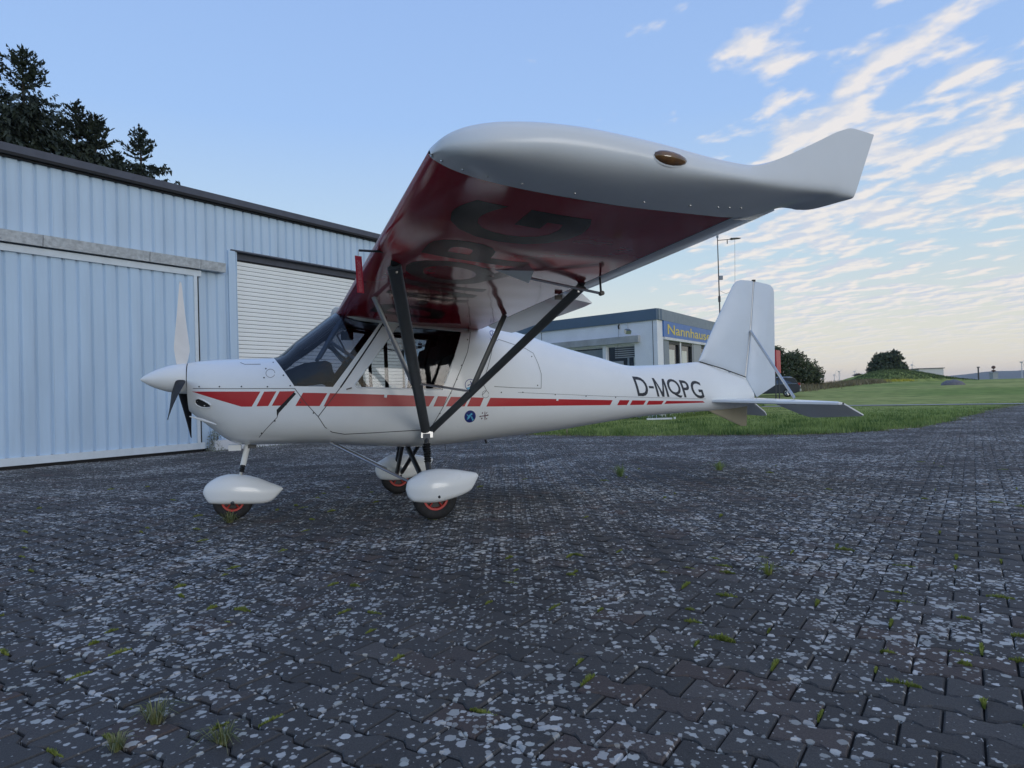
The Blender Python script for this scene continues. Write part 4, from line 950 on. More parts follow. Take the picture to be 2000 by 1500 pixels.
def decal_bm(b, side, off, name, m, parent):
    """lay a flat pattern drawn in (x, z) onto the fuselage side"""
    slice_bm(b, 0, .05); slice_bm(b, 1, .035)
    for v in b.verts:
        x, z = v.co.x, v.co.y; v.co = (x, side * (half_width(x, z) + off), z)
    bmesh.ops.recalc_face_normals(b, faces=b.faces)
    me = bpy.data.meshes.new(name); b.to_mesh(me); b.free(); me.shade_smooth(); return link(name, me, m, parent)
def decal(polys, side, off, name, m, parent=None):
    b = bmesh.new()
    for p in polys: b.faces.new([b.verts.new((x, z, 0)) for x, z in p])
    bmesh.ops.triangulate(b, faces=b.faces); return decal_bm(b, side, off, name, m, parent or AC)
def seam(lines, side, wdt=.0045, off=.0016, name='panel_gap', m=None, parent=None):
    ps = []
    for ln in lines:
        for (a, b_) in zip(ln[:-1], ln[1:]):
            d = Vector((b_[0] - a[0], b_[1] - a[1])); L_ = d.length
            if L_ < 1e-6: continue
            d /= L_; nrm = Vector((-d.y, d.x)) * wdt / 2; k = max(1, int(L_ / .04))
            for i in range(k):
                p = Vector(a) + d * L_ * i / k; q = Vector(a) + d * L_ * (i + 1) / k; ps.append([tuple(p + nrm), tuple(q + nrm), tuple(q - nrm), tuple(p - nrm)])
    mb = MB()
    for p in ps: mb.add([(x, side * (half_width(x, z) + off), z) for x, z in p], [(0, 1, 2, 3)])
    return mb.build(name, m or M['seam'], parent or AC, 0)
def disc(cx, cz, r_, n=20, sx=1): return [(cx + sx * r_ * math.cos(2 * math.pi * i / n), cz + r_ * math.sin(2 * math.pi * i / n)) for i in range(n)]
STRIPES = [[(-.281, 1.104), (.255, 1.087), (.186, .967), (.106, .969), (-.05, 1.022)], [(.284, 1.086), (.378, 1.085), (.312, .968), (.222, .968)], [(.402, 1.084), (.521, 1.083), (.451, .968), (.340, .969)],
           [(.583, 1.068), (.772, 1.059), (.709, .955), (.521, .962)], [(.794, 1.058), (1.658, 1.009), (1.604, .923), (.741, .952)], [(1.687, 1.008), (1.771, 1.002), (1.732, .919), (1.645, .921)],
           [(1.802, .999), (1.968, .991), (1.925, .912), (1.754, .918)], [(1.99, .990), (2.108, .982), (2.071, .907), (1.948, .911)], [(2.172, .980), (3.515, .918), (3.488, .870), (2.130, .904)], [(3.600, .9155), (3.720, .911), (3.693, .864), (3.572, .866)],
           [(3.755, .9085), (3.925, .902), (3.897, .859), (3.728, .862)], [(3.958, .898), (4.150, .892), (4.126, .855), (3.935, .857)], [(4.185, .890), (4.663, .873), (4.690, .856), (4.160, .859)]]
for sd in (-1, 1):
    for p in STRIPES: decal([p], sd, .0011, 'red_stripe', M['red'])
# registration letters, leaning slightly back as on the fuselage side; u, v run over the width and height of the word
def word_bm(bold):
    bm = bmesh.new()
    for ch, u0, u1, v0, v1 in (('D', 0, .172, 0, 1), ('-', .190, .262, .43, .55), ('Q', .475, .665, -.03, 1.03), ('P', .685, .805, 0, 1), ('G', .830, 1.0, -.03, 1.03)):
        b, bb = text_mesh(ch, 1, bold)
        for v in b.verts: v.co = (u0 + (v.co.x - bb[0]) / (bb[1] - bb[0]) * (u1 - u0), v0 + (v.co.y - bb[2]) / (bb[3] - bb[2]) * (v1 - v0), 0)
        me = bpy.data.meshes.new('glyph'); b.to_mesh(me); b.free(); bm.from_mesh(me); bpy.data.meshes.remove(me)
    t = .030
    for q in ([(.282, 0), (.282 + t, 0), (.282 + t, 1), (.282, 1)], [(.458 - t, 0), (.458, 0), (.458, 1), (.458 - t, 1)], [(.282 + t, 1), (.282 + t, .74), (.354, 0), (.370, 0), (.370, .25)], [(.458 - t, 1), (.370, .25), (.370, 0), (.386, 0), (.458 - t, .74)]):
        bm.faces.new([bm.verts.new((x, y, 0)) for x, y in q])
    bmesh.ops.triangulate(bm, faces=bm.faces); return bm
b = word_bm(.012)
TL, TR, BR, BL = Vector((3.782, 1.150)), Vector((4.640, 1.080)), Vector((4.688, .905)), Vector((3.826, .950))
for v in b.verts:
    u, t = v.co.x, v.co.y; p = (BL * (1 - u) + BR * u) * (1 - t) + (TL * (1 - u) + TR * u) * t; v.co = (p.x, p.y, 0)
decal_bm(b, -1, .0014, 'registration_letters', M['navy'], AC)
b = word_bm(.012)
for v in b.verts: v.co = (4.64 - v.co.x * .84, .92 + v.co.y * .19, 0)
decal_bm(b, 1, .0014, 'registration_letters', M['navy'], AC)
# panel gaps
seam([[(-.271, 1.129), (.029, 1.117), (.519, 1.104)], [(.395, .936), (.378, .873), (.292, .781), (.236, .712), (.204, .66)]], -1)
seam([DOOR[1:9]], -1, .006); seam([DOOR[0:2]], -1, .012, .0012, m=M['gap']); seam([DOOR[8:12]], -1, .005); seam([[(.519, 1.104), (.60, .985), (.696, .869)]], -1, .0055)
seam([[(2.266, 1.533), (2.164, 1.264), (2.102, 1.114), (2.136, 1.045), (2.092, 1.005)], [(2.30, 1.51), (2.371, 1.49), (2.579, 1.426), (2.654, 1.382), (2.689, 1.275), (2.709, 1.188), (2.697, 1.053), (2.448, 1.062), (2.212, 1.079)]], -1, .004)
seam([[(.085, 1.37), (.10, 1.335), (.135, 1.318), (.26, 1.315)]], -1, .004); seam([disc(.335, 1.235, .035, 16)], -1, .003)
seam([[(2.45, 1.02), (3.5, .955), (4.7, .895)]], -1, .0025)
# air outlet slot and rimmed cooling inlet: flat black patches paint their dark insides
decal([[(.513, 1.075), (.529, 1.060), (.392, .908), (.378, .872), (.376, .935)]], -1, .0016, 'air_outlet', M['gap'])
INL = [(-.258, 1.030), (-.245, 1.043), (-.222, 1.045), (-.190, 1.030), (-.150, 1.005), (-.130, .985), (-.138, .969), (-.165, .966), (-.205, .971), (-.240, .988), (-.257, 1.008)]
for sd in (-1, 1):
    o = decal([INL], sd, .0016, 'cooling_inlet', M['gap']); rim = [(x, sd * (half_width(x, z) + .003), z) for x, z in INL]
    MB().tube(rim + rim[:1], .006, 6, cap=False).build('rim', M['white'], o)
MB().tube([(-.30, -.20, .90), (-.2, -.265, .87), (-.09, -.335, .83)], [.004, .012, .004], 8).build('cowling_bulge', M['white'], AC)
# screws
sc_ = [(-.22, 1.142), (-.06, 1.137), (.11, 1.132), (.31, 1.125), (.485, 1.128), (.30, 1.275), (.285, 1.20), (.435, 1.215), (.36, 1.33), (.255, .745), (.36, .845), (1.99, 1.50), (1.91, 1.27), (1.86, 1.15), (1.80, 1.03), (1.70, .86), (2.63, 1.35), (2.66, 1.08), (2.28, 1.025), (2.5, 1.02), (2.85, .99), (3.2, .965), (3.55, .945), (.56, .99), (.66, .90), (.985, 1.662), (1.10, 1.668), (1.18, 1.66)]
sc_mb = MB()
for x, z in sc_: sc_mb.add([(a, -(half_width(a, c_) + .0022), c_) for a, c_ in disc(x, z, .0065, 8)], [tuple(range(8))])
so = sc_mb.build('screw', M['screw'], AC, 0); so['kind'] = 'stuff'
MB().add([(a, -(half_width(a, c_) + .004), c_) for a, c_ in [(2.862, .955), (2.885, .954), (2.882, .932), (2.859, .933)]], [(0, 1, 2, 3)]).build('lamp_stud', M['sticker_white'], AC, 0)
# stickers
def sticker(parts, name='sticker'):
    base = None
    for k, (polys, m) in enumerate(parts):
        o = decal(polys, -1, .0012 + .0004 * k, name if base is None else 'print', M[m], base or AC); base = base or o
cx, cz = 1.985, 1.098
sticker([([disc(cx, cz, .053)], 'sticker_white'), ([disc(cx + .049 * math.cos(a), cz + .049 * math.sin(a), .0035, 6) for a in np.arange(0, 2 * math.pi, .12)], 'blue_ink'),
         ([[(cx - .042, cz - .024), (cx - .01, cz - .018), (cx + .012, cz - .030), (cx + .03, cz - .034), (cx + .012, cz - .046), (cx - .015, cz - .046)]], 'sky_disc'),
         ([[(cx - .005, cz + .035), (cx + .005, cz + .032), (cx + .012, cz + .016), (cx + .038, cz + .008), (cx + .036, cz), (cx + .014, cz + .002), (cx + .004, cz - .006), (cx - .003, cz + .002), (cx + .004, cz + .012)], [(cx - .03, cz - .004), (cx - .012, cz + .006), (cx - .004, cz + .002), (cx - .02, cz - .008)]], 'blue_ink')])
cx, cz = 1.976, .822
def ell(a, b_, r1, r2, th, n=10): return [(a + r1 * math.cos(t) * math.cos(th) - r2 * math.sin(t) * math.sin(th), b_ + r1 * math.cos(t) * math.sin(th) + r2 * math.sin(t) * math.cos(th)) for t in [2 * math.pi * i / n for i in range(n)]]
sticker([([disc(cx, cz, .058)], 'sticker_white'), ([disc(cx, cz, .054)], 'blue_disc'),
         ([ell(cx - .008, cz + .0, .022, .011, .9), ell(cx + .012, cz + .020, .010, .009, 0), ell(cx + .018, cz - .014, .018, .006, 1.9), ell(cx - .018, cz - .018, .014, .005, .5), ell(cx - .024, cz + .012, .012, .004, 2.4), ell(cx + .028, cz - .030, .012, .005, .8)], 'sky_disc')])
cx, cz = 2.11, .822
sticker([([ell(cx, cz, .046, .004, .06), ell(cx + .008, cz, .042, .0045, 1.62), ell(cx + .03, cz + .006, .012, .004, .2), ell(cx - .018, cz + .026, .008, .005, 1.2), ell(cx - .022, cz - .022, .008, .006, 1.2), ell(cx + .026, cz - .026, .006, .005, .9), ell(cx + .024, cz + .026, .010, .003, .9), ell(cx - .038, cz - .004, .008, .006, 0)], 'maroon_ink')])
cx, cz = 2.265, 1.565
seam([disc(cx, cz, .030, 16), [(cx, cz + .028), (cx, cz)], [(cx, cz), (cx - .022, cz - .02)], [(cx, cz), (cx + .022, cz - .02)]], -1, .006, .002, 'sticker', M['blue_ink'])
seam([[(cx - .045, cz - .055), (cx + .03, cz - .068)], [(cx - .04, cz - .04), (cx - .04, cz - .06)]], -1, .005, .002, 'sticker', M['blue_ink'])
seam([disc(2.125, 1.012, .032, 16)], -1, .003, .002, 'sticker', M['seam'])

# spinner and propeller
RX = Matrix.Rotation(R(90), 4, 'Y')
HUB = Matrix.Translation((-.33, 0, 1.217)) @ RX
prof = [(.0005, -.362)] + [(.128 * (1 - (1 - t) ** 1.75) ** .80, -.362 + .345 * t) for t in [i / 16 for i in range(1, 17)]] + [(.1285, 0.0)]
sp = MB().lathe(prof, 40, HUB).build('spinner', M['white'], AC, 40)
MB().lathe([(.02, .0), (.122, .0), (.122, .012), (.02, .012)], 32, HUB).build('back_plate', M['black'], sp, 40)
def blade(ang):
    d = Vector((0, math.sin(ang), math.cos(ang))); tg = Vector((0, math.cos(ang), -math.sin(ang))); ax_ = Vector((1, 0, 0)); o = Vector((-.383, 0, 1.217))
    mb = MB(); ra = []; rb_ = []
    for i in range(25):
        t = i / 24; r_ = .09 + t * .757; chord = (.065 + .095 * min(1, t / .22) ** .8) * (1 - .72 * max(0, (t - .22) / .78) ** 1.25); tw_ = R(52 - 34 * t); th = .030 * (1 - t) ** 1.2 + .006
        if t > .965: chord *= .72
        cd = tg * math.cos(tw_) + ax_ * math.sin(tw_); nr = -tg * math.sin(tw_) + ax_ * math.cos(tw_)
        A_, B_ = [], []
        for j in range(9):
            s = j / 8; q = o + d * r_ + cd * (chord * (s - .42)); up = th * 4 * s * (1 - s) * (1.35 - .7 * s)
            A_.append(q + nr * (up * .12)); B_.append(q - nr * up)
        ra.append(A_); rb_.append(B_)
    mb.mi = 0; mb.grid(ra); mb.mi = 1; mb.grid(rb_)
    me = mb.mesh('propeller_blade', 60); o_ = link('propeller_blade', me, [M['propback'], M['prop']], AC); return o_
for a in (0.0, 2 * math.pi / 3, -2 * math.pi / 3): blade(a + R(8))

# wings
LXS = [.885, .8875, .893, .92, .954, 1.047, 1.19, 1.34, 1.548, 1.825, 2.125]; LZS = [1.865, 1.856, 1.848, 1.831, 1.816, 1.79, 1.765, 1.747, 1.726, 1.713, 1.703]
UXS = [.885, .8875, .893, .915, .964, 1.07, 1.2, 1.35, 1.55, 1.8, 2.125]; UZS = [1.865, 1.873, 1.880, 1.900, 1.925, 1.95, 1.965, 1.968, 1.955, 1.922, 1.862]
LOW, UPP = pchip(LXS, LZS), pchip(UXS, UZS); DIH = .0286; YR = 4.1
wx = [.885 + 1.24 * (i / 34) ** 1.9 for i in range(35)]
def low(x, y): return LOW(x) + DIH * (abs(y) - YR)
def upp(x, y): return UPP(x) + DIH * (abs(y) - YR)
def sag(x, y): return .0011 * math.sin(math.pi * abs(y) / .41) ** 2 * max(0, min(1, (x - 1.0) / .12)) * max(0, min(1, (2.08 - x) / .1))
def make_wing(sd, y_in):
    mb = MB(); ys = [y_in + (YR - y_in) * i / 72 for i in range(73)]
    rows = [[(x, sd * y, low(x, y) + sag(x, y)) for x in reversed(wx)] + [(x, sd * y, upp(x, y)) for x in wx[1:]] + [(2.125, sd * y, low(2.125, y))] for y in ys]
    mb.grid(rows); return mb.build('wing', M['red_fabric'], AC, 40)
WL = make_wing(-1, .30); WR = make_wing(1, .30)
MB().grid([[(x, y, low(x, 0) + .02) for x in wx[6:]] for y in (-.32, .32)] + []).build('wing_centre', M['white'], AC, 40)
MB().grid([[(x, y, upp(x, .3) + .006) for x in wx] for y in (-.33, 0, .33)]).build('wing_centre', M['white'], AC, 40)
# cabin top fairing between windscreen and wing
BE = [(.905, 0, 1.785), (.912, .20, 1.772), (.935, .33, 1.738), (.975, .42, 1.700), (1.049, .485, 1.670), (1.222, .55, 1.645), (1.6, .55, 1.626), (2.03, .51, 1.600)]
TE_ = [(.875, 0, 1.818), (.878, .24, 1.806), (.893, .40, 1.786), (.930, .50, 1.757), (1.02, .56, 1.712), (1.222, .585, 1.672), (1.6, .585, 1.632), (2.05, .545, 1.607)]
fb = [pchip(range(8), [p[k] for p in BE]) for k in range(3)]; ft = [pchip(range(8), [p[k] for p in TE_]) for k in range(3)]
rows = []
for i in range(-56, 57):
    t = abs(i) / 8; s = -1 if i < 0 else 1; B_ = Vector([f(t) for f in fb]); T_ = Vector([f(t) for f in ft])
    if B_.x > 1.0: B_.y = half_width(B_.x, B_.z) + .003; T_.y = max(T_.y, B_.y + .008)
    Mid = (B_ + T_) / 2 + Vector((-.006 if B_.x < 1 else 0, .006, .002)); In = T_ + Vector((.06 if T_.x < 1.0 else 0, -.05 if T_.y > .1 else 0, .012)); Bi = B_ + Vector((.02 if B_.x < 1 else 0, -.012, -.002))
    rows.append([(p.x, s * p.y, p.z) for p in (Bi, B_, Mid, T_, In)])
MB().grid(rows).build('cabin_roof_edge', M['white'], FUS, 60)
def control(sd, y0, y1, droop, name, wing, x0=2.132, ch=.245, m='white_tip'):
    mb = MB(); rows = []
    for i in range(13):
        y = y0 + (y1 - y0) * i / 12; hx, hz = x0, low(2.125, y) + .012; dn = R(droop); row = []
        e = 1.0 if 0 < i < 12 else .965
        pts = [(0, .002), (.03, -.010), (.12, -.006), (ch * e, .040), (ch * e, .046), (.12, .075), (.04, .115), (0, .10)]
        if droop: pts = [(0, .0), (.03, -.012), (.12, -.012), (ch * e, .0), (ch * e, .007), (.12, .055), (.04, .095), (0, .085)]
        for a, b_ in pts: row.append((hx + a * math.cos(dn) + b_ * math.sin(dn), sd * y, hz - a * math.sin(dn) + b_ * math.cos(dn)))
        rows.append(row)
    mb.grid(rows, True); mb.add(rows[0], [tuple(range(8))]); mb.add(rows[-1], [tuple(range(8))])
    return mb.build(name, M[m], wing, 40)
for sd, wg in ((-1, WL), (1, WR)):
    control(sd, .66, 2.30, 17, 'flap', wg); control(sd, 2.36, 4.07, 0, 'aileron', wg)
    MB().tube([(2.128, sd * .5, low(2.1, .5) + .01), (2.128, sd * 4.1, low(2.1, 4.1) + .01)], .012, 8).build('trailing_edge_spar', M['navy'], wg)
    # tip: glass fibre cap swept up at the rear
    E_ = [(4.13, .886, 1.850), (4.20, .910, 1.880), (4.26, .961, 1.896), (4.30, 1.037, 1.906), (4.32, 1.119, 1.911), (4.34, 1.248, 1.909), (4.35, 1.431, 1.897), (4.35, 1.678, 1.870), (4.35, 1.91, 1.836), (4.35, 2.029, 1.829), (4.35, 2.077, 1.834), (4.35, 2.183, 1.873), (4.35, 2.328, 1.938), (4.35, 2.456, 1.997), (4.35, 2.518, 2.013), (4.35, 2.625, 1.998)]
    P0 = [(4.1, .886, 1.862), (4.1, .893, 1.848), (4.1, .925, 1.829), (4.1, .99, 1.804), (4.1, 1.08, 1.783), (4.1, 1.21, 1.762), (4.1, 1.42, 1.739), (4.1, 1.66, 1.720), (4.1, 1.90, 1.710), (4.1, 2.02, 1.706), (4.1, 2.08, 1.704), (4.1, 2.16, 1.706), (4.1, 2.28, 1.732), (4.115, 2.37, 1.755), (4.17, 2.455, 1.737), (4.285, 2.545, 1.752)]
    C_ = [(4.125, .886, 1.845), (4.20, .912, 1.838), (4.27, .965, 1.815), (4.31, 1.03, 1.800), (4.325, 1.11, 1.797), (4.335, 1.23, 1.793), (4.335, 1.41, 1.780), (4.34, 1.65, 1.770), (4.34, 1.88, 1.764), (4.34, 2.00, 1.762), (4.34, 2.06, 1.761), (4.34, 2.17, 1.760), (4.34, 2.31, 1.758), (4.34, 2.43, 1.754), (4.34, 2.485, 1.750), (4.335, 2.53, 1.748)]
    tt = [i / 15 for i in range(16)]; fE, fP, fC = [[pchip(tt, [e[k] for e in L_]) for k in range(3)] for L_ in (E_, P0, C_)]
    rows = []
    for i in range(91):
        t = i / 90; e, p, c = [Vector([f(t) for f in q]) for q in (fE, fP, fC)]; row = []
        rear = max(0, (t - .62) / .38); pe, pp, pc = [Vector((q[1], q[0], q[2])) for q in (e, p, c)]
        wq = 1.5 + 6.5 * min(1, max(0, (t - .45) / .4)); pc = pc + (pc - (pe + pp) / 2) * (.34 * (1 - min(1, max(0, (t - .45) / .4))) + .03)
        for j in range(21):
            s = j / 20; s = s + .06 * math.sin(2 * math.pi * s); a0, a1, a2 = (1 - s) ** 2, 2 * wq * s * (1 - s), s * s; q = (pp * a0 + pc * a1 + pe * a2) / (a0 + a1 + a2); row.append((q.x, sd * q.y, q.z))
        ux = min(max(pp.x, .886), 2.125); top = Vector((pp.x, 4.1 if rear < .9 else pp.y, UPP(ux) if pp.x <= 2.125 else max(pp.z + .018, 1.862 - .35 * (pp.x - 2.125))))
        cu = Vector(((pe.x + top.x) / 2, 4.1 + .55 * (pe.y - 4.1), max(top.z, pe.z * (1 - rear) + top.z * rear) + .004))
        if rear > 0: cu = cu.lerp(Vector(((pe.x + top.x) / 2, pe.y - .05, top.z + .03)), rear)
        for j in range(1, 9):
            s = j / 8; q = pe * (1 - s) ** 2 + cu * 2 * s * (1 - s) + top * s * s; row.append((q.x, sd * q.y, q.z))
        rows.append(row)
    mb = MB().grid(rows); mb.add(rows[-1], [tuple(range(len(rows[-1])))]); tip = mb.build('wing_tip', M['white_tip'], wg, 55)
    # navigation lamp in the tip edge
    lens = MB(); 
    n_ = 14; c_ = Vector((1.685, sd * 4.352, 1.826)); R_ = []
    for i in range(7):
        a = i / 6 * math.pi / 2; R_.append([(c_.x + .066 * math.cos(a) * math.cos(b_) * (1.15 if math.cos(b_) > 0 else .9), c_.y + sd * .026 * math.sin(a), c_.z + .026 * math.cos(a) * math.sin(b_) - .10 * .066 * math.cos(a) * math.cos(b_)) for b_ in [2 * math.pi * k / n_ for k in range(n_)]])
    lens.grid(R_, True); lens.build('navigation_lamp', M['amber'], wg, 60)
    MB().tube([Vector(p) * 1 for p in R_[0]] + [R_[0][0]], .0055, 6, cap=False).build('lamp_rim', M['white_tip'], wg)
    rv = MB()
    for t in [.06, .13, .20, .27, .34, .41, .48, .54, .60, .66, .71]:
        i = int(t * 90); p = Vector(rows[i][0]); q = Vector(rows[i][2]); d_ = p.lerp(q, .5); rv.lathe([(0, -.006), (.005, -.003), (.005, .006)], 6, Matrix.Translation(d_))
    o = rv.build('rivet', M['alu'], wg); o['kind'] = 'stuff'
MB().lathe([(0, -.008), (.020, -.006), (.024, .004)], 14, Matrix.Translation((1.02, -4.165, 1.808)) @ Matrix.Diagonal((1.5, .8, 1, 1))).build('drain_cover', M['white_tip'], WL)
# lettering under the left wing, tops towards the leading edge
b = word_bm(.03)
slice_bm(b, 0, .025); slice_bm(b, 1, .12)
for v in b.verts:
    y = -(0.95 + v.co.x * 2.95); x = 1.635 - v.co.y * .55; v.co = (x, y, low(x, y) + sag(x, y) - .0007)
me = bpy.data.meshes.new('wing_letters'); b.to_mesh(me); b.free(); me.shade_smooth(); link('wing_letters', me, M['wingletter'], WL)
# struts, both sides
def struts(sd):
    fb, ft, rb_, rt = Vector((1.575, sd * .625, .700)), Vector((1.004, sd * 2.631, 1.735)), Vector((1.612, sd * .63, .712)), Vector((2.112, sd * 2.68, 1.640))
    s1 = MB().tube([fb, ft], .040, 14, r2=.017, up=(0, 1, .5)).build('wing_strut', M['strut'], AC); s2 = MB().tube([rb_, rt], .034, 14, r2=.016, up=(0, 1, .5)).build('wing_strut', M['strut'], AC)
    for o, p, q in ((s1, ft, Vector((1.004, sd * 2.66, 1.775))), (s2, rt, Vector((2.115, sd * 2.70, 1.675)))):
        MB().tube([p + (fb - p).normalized() * .05, q], .024, 8, r2=.010, up=(0, 1, .5)).build('strut_fitting', M['black'], o)
        k = p + (fb - p).normalized() * .06; MB().lathe([(0, -.04), (.007, -.04), (.007, .04), (0, .04)], 8, Matrix.Translation(k) @ Matrix.Rotation(R(90), 4, 'X')).build('bolt', M['alu'], o)
    jf, jr = fb.lerp(ft, .395), rb_.lerp(rt, .35)
    MB().tube([Vector((1.035, sd * 1.557, low(1.035, 1.557))), jf + Vector((-.03, 0, 0))], .017, 10, r2=.010, up=(0, 1, .3)).build('jury_strut', M['alu'], s1)
    MB().tube([Vector((2.07, sd * 1.344, low(2.07, 1.344))), jr + Vector((0, 0, .02))], .022, 10, r2=.010, up=(0, 1, .3)).build('jury_strut', M['strut'], s2)
    MB().tube([jf, jr], .0085, 8).build('link_tube', M['alu'], s1)
    MB().box(fb + Vector((.0, sd * .01, -.01)), (.10, .05, .06)).build('strut_bracket', M['alu'], AC)
for sd in (-1, 1): struts(sd)
# pitot tube, aileron push rod with its fairing
MB().tube([(.800, -2.74, 1.795), (1.00, -2.74, 1.792)], .0065, 8).tube([(.985, -2.74, 1.790), (.985, -2.70, 1.80)], .010, 8).build('pitot_tube', M['black'], WL)
for sd, wg in ((-1, WL), (1, WR)):
    zb_ = lambda x, y: low(x, y) + .002
    MB().add([(1.50, sd * 2.86, zb_(1.5, 2.86)), (1.72, sd * 2.92, zb_(1.72, 2.92)), (1.72, sd * 2.78, zb_(1.72, 2.78)), (1.72, sd * 2.83, zb_(1.72, 2.83) - .055)], [(0, 1, 3), (0, 3, 2), (1, 2, 3)]).build('rod_fairing', M['white_tip'], wg, 0)
    MB().tube([(1.70, sd * 2.83, low(1.7, 2.83) - .02), (2.17, sd * 2.82, low(2.12, 2.82) - .085)], .008, 8).build('push_rod', M['alu'], wg)
    MB().tube([(2.155, sd * 2.84, low(2.12, 2.84) + .02), (2.17, sd * 2.82, low(2.12, 2.82) - .09)], .010, 8, r2=.005).tube([(2.17, sd * 2.81, low(2.12, 2.82) - .085), (2.17, sd * 2.84, low(2.12, 2.82) - .085)], .014, 8).build('control_horn', M['black'], wg)
    MB().box((2.13, sd * 2.28, low(2.12, 2.3) - .02), (.05, .012, .028)).build('flap_bracket', M['black'], wg)

# tail
def lens(poly, mapf, t_edge, t_mid, inset, name, m, parent):
    """flat surface with a rounded edge: outline thin, set-in outline at full thickness"""
    n = len(poly); c = [sum(p[0] for p in poly) / n, sum(p[1] for p in poly) / n]; A_, I_ = [], []
    for i in range(n):
        p, q, r_ = Vector(poly[i - 1]), Vector(poly[i]), Vector(poly[(i + 1) % n]); a = (q - p).normalized(); b_ = (r_ - q).normalized()
        n1_, n2_ = Vector((-a.y, a.x)), Vector((-b_.y, b_.x)); nn = (n1_ + n2_).normalized(); k = inset / max(.4, nn.dot(n1_))
        if (Vector(c) - q).dot(nn) < 0: nn = -nn
        I_.append(q + nn * k)
    mb = MB(); vs = [mapf(p[0], p[1], t_edge) for p in poly] + [mapf(p.x, p.y, t_mid) for p in I_] + [mapf(p[0], p[1], -t_edge) for p in poly] + [mapf(p.x, p.y, -t_mid) for p in I_]
    fs = []
    for i in range(n):
        j = (i + 1) % n; fs += [(i, j, n + j, n + i), (2 * n + j, 2 * n + i, 3 * n + i, 3 * n + j), (j, i, 2 * n + i, 2 * n + j)]
    fs += [tuple(range(n, 2 * n)), tuple(reversed(range(3 * n, 4 * n)))]; mb.add(vs, fs); return mb.build(name, m, parent, 30)
VERT = lambda a, b_, d: (a, d, b_)
FINP = [(4.715, 1.305), (4.95, 1.735), (5.175, 2.118), (5.205, 2.158), (5.243, 2.186), (5.293, 2.199), (5.45, 2.190), (5.390, 1.66), (5.297, 1.122)]
fin_ = lens(FINP, VERT, .006, .024, .05, 'fin', M['white_cloth'], AC)
RUD = [(5.472, 2.188), (5.640, 2.160), (5.690, 2.145), (5.722, 2.112), (5.731, 2.07), (5.705, 1.02), (5.452, .892), (5.325, 1.10), (5.410, 1.66)]
rud = lens(RUD, VERT, .005, .020, .045, 'rudder', M['white_cloth'], AC)
MB().tube([(5.308, 0, 1.13), (5.400, 0, 1.66), (5.461, 0, 2.185)], .007, 8).build('hinge_tube', M['alu'], rud); MB().box((5.463, 0, 2.195), (.03, .03, .02)).build('hinge_cap', M['black'], rud)
MB().tube([(4.72, -.012, 1.296), (5.0, -.03, 1.215), (5.295, -.026, 1.118)], .006, 6).build('fin_seal', M['seam'], fin_)
STZ = lambda y: .872 - .042 * abs(y) / 1.2
for sd in (-1, 1):
    sp_ = [(4.77, .09), (5.38, 1.20), (5.41, 1.235), (5.455, 1.235), (5.43, .06)]
    st_ = lens(sp_, lambda a, b_, d, s=sd: (a, s * b_, STZ(b_) + d), .010, .018, .03, 'tailplane', M['white'], AC)
    dn = R(26); ep = [(0, .14), (0, 1.235), (.275, 1.225), (.295, 1.18), (.44, .42), (.43, .34), (.34, .27), (.12, .18)]
    lens(ep, lambda a, b_, d, s=sd: (5.468 + a * math.cos(dn) + d * math.sin(dn), s * b_, STZ(b_) - a * math.sin(dn) + d * math.cos(dn)), .006, .014, .025, 'elevator', M['white'], AC)
    MB().tube([(5.462, sd * .1, STZ(.1)), (5.462, sd * 1.24, STZ(1.24))], .008, 8).build('hinge_tube', M['black'], st_)
    MB().tube([(5.382, sd * .02, 1.630), (5.40, sd * .655, .885)], .018, 10, r2=.009, up=(1, 0, 0)).build('tail_strut', M['alu'], AC)
lens([(4.786, .775), (5.318, .80), (5.300, .580), (5.235, .580)], VERT, .008, .014, .02, 'ventral_fin', M['ventral'], AC)

# undercarriage
def spat_mesh(prof_t, prof_b, wmax, power=2.3):
    ft, fb_ = pchip(*zip(*prof_t)), pchip(*zip(*prof_b)); x0, x1 = prof_t[0][0], prof_t[-1][0]; rows = []
    for i in range(37):
        t = i / 36; t = .5 - .5 * math.cos(math.pi * t) if t < .5 else t; x = x0 + (x1 - x0) * t; zt_, zb_ = ft(x), fb_(x)
        wd_ = wmax * (math.sin(math.pi * min(1, (t * .5 / .36) if t < .36 else .5 + .5 * (t - .36) / .64)) ** .62) + .004; zc_ = zb_ + (zt_ - zb_) * .42; row = []
        for j in range(28):
            a = 2 * math.pi * j / 28; s, c_ = math.sin(a), math.cos(a); n_ = 2.2 if c_ > 0 else 4.0
            row.append((x, wd_ * math.copysign(abs(s) ** (2 / n_), s), zc_ + (zt_ - zc_ if c_ > 0 else zc_ - zb_) * math.copysign(abs(c_) ** (2 / n_), c_)))
        rows.append(row)
    mb = MB().grid(rows, True); mb.add(rows[0], [tuple(range(28))]); mb.add(rows[-1], [tuple(range(28))]); return mb
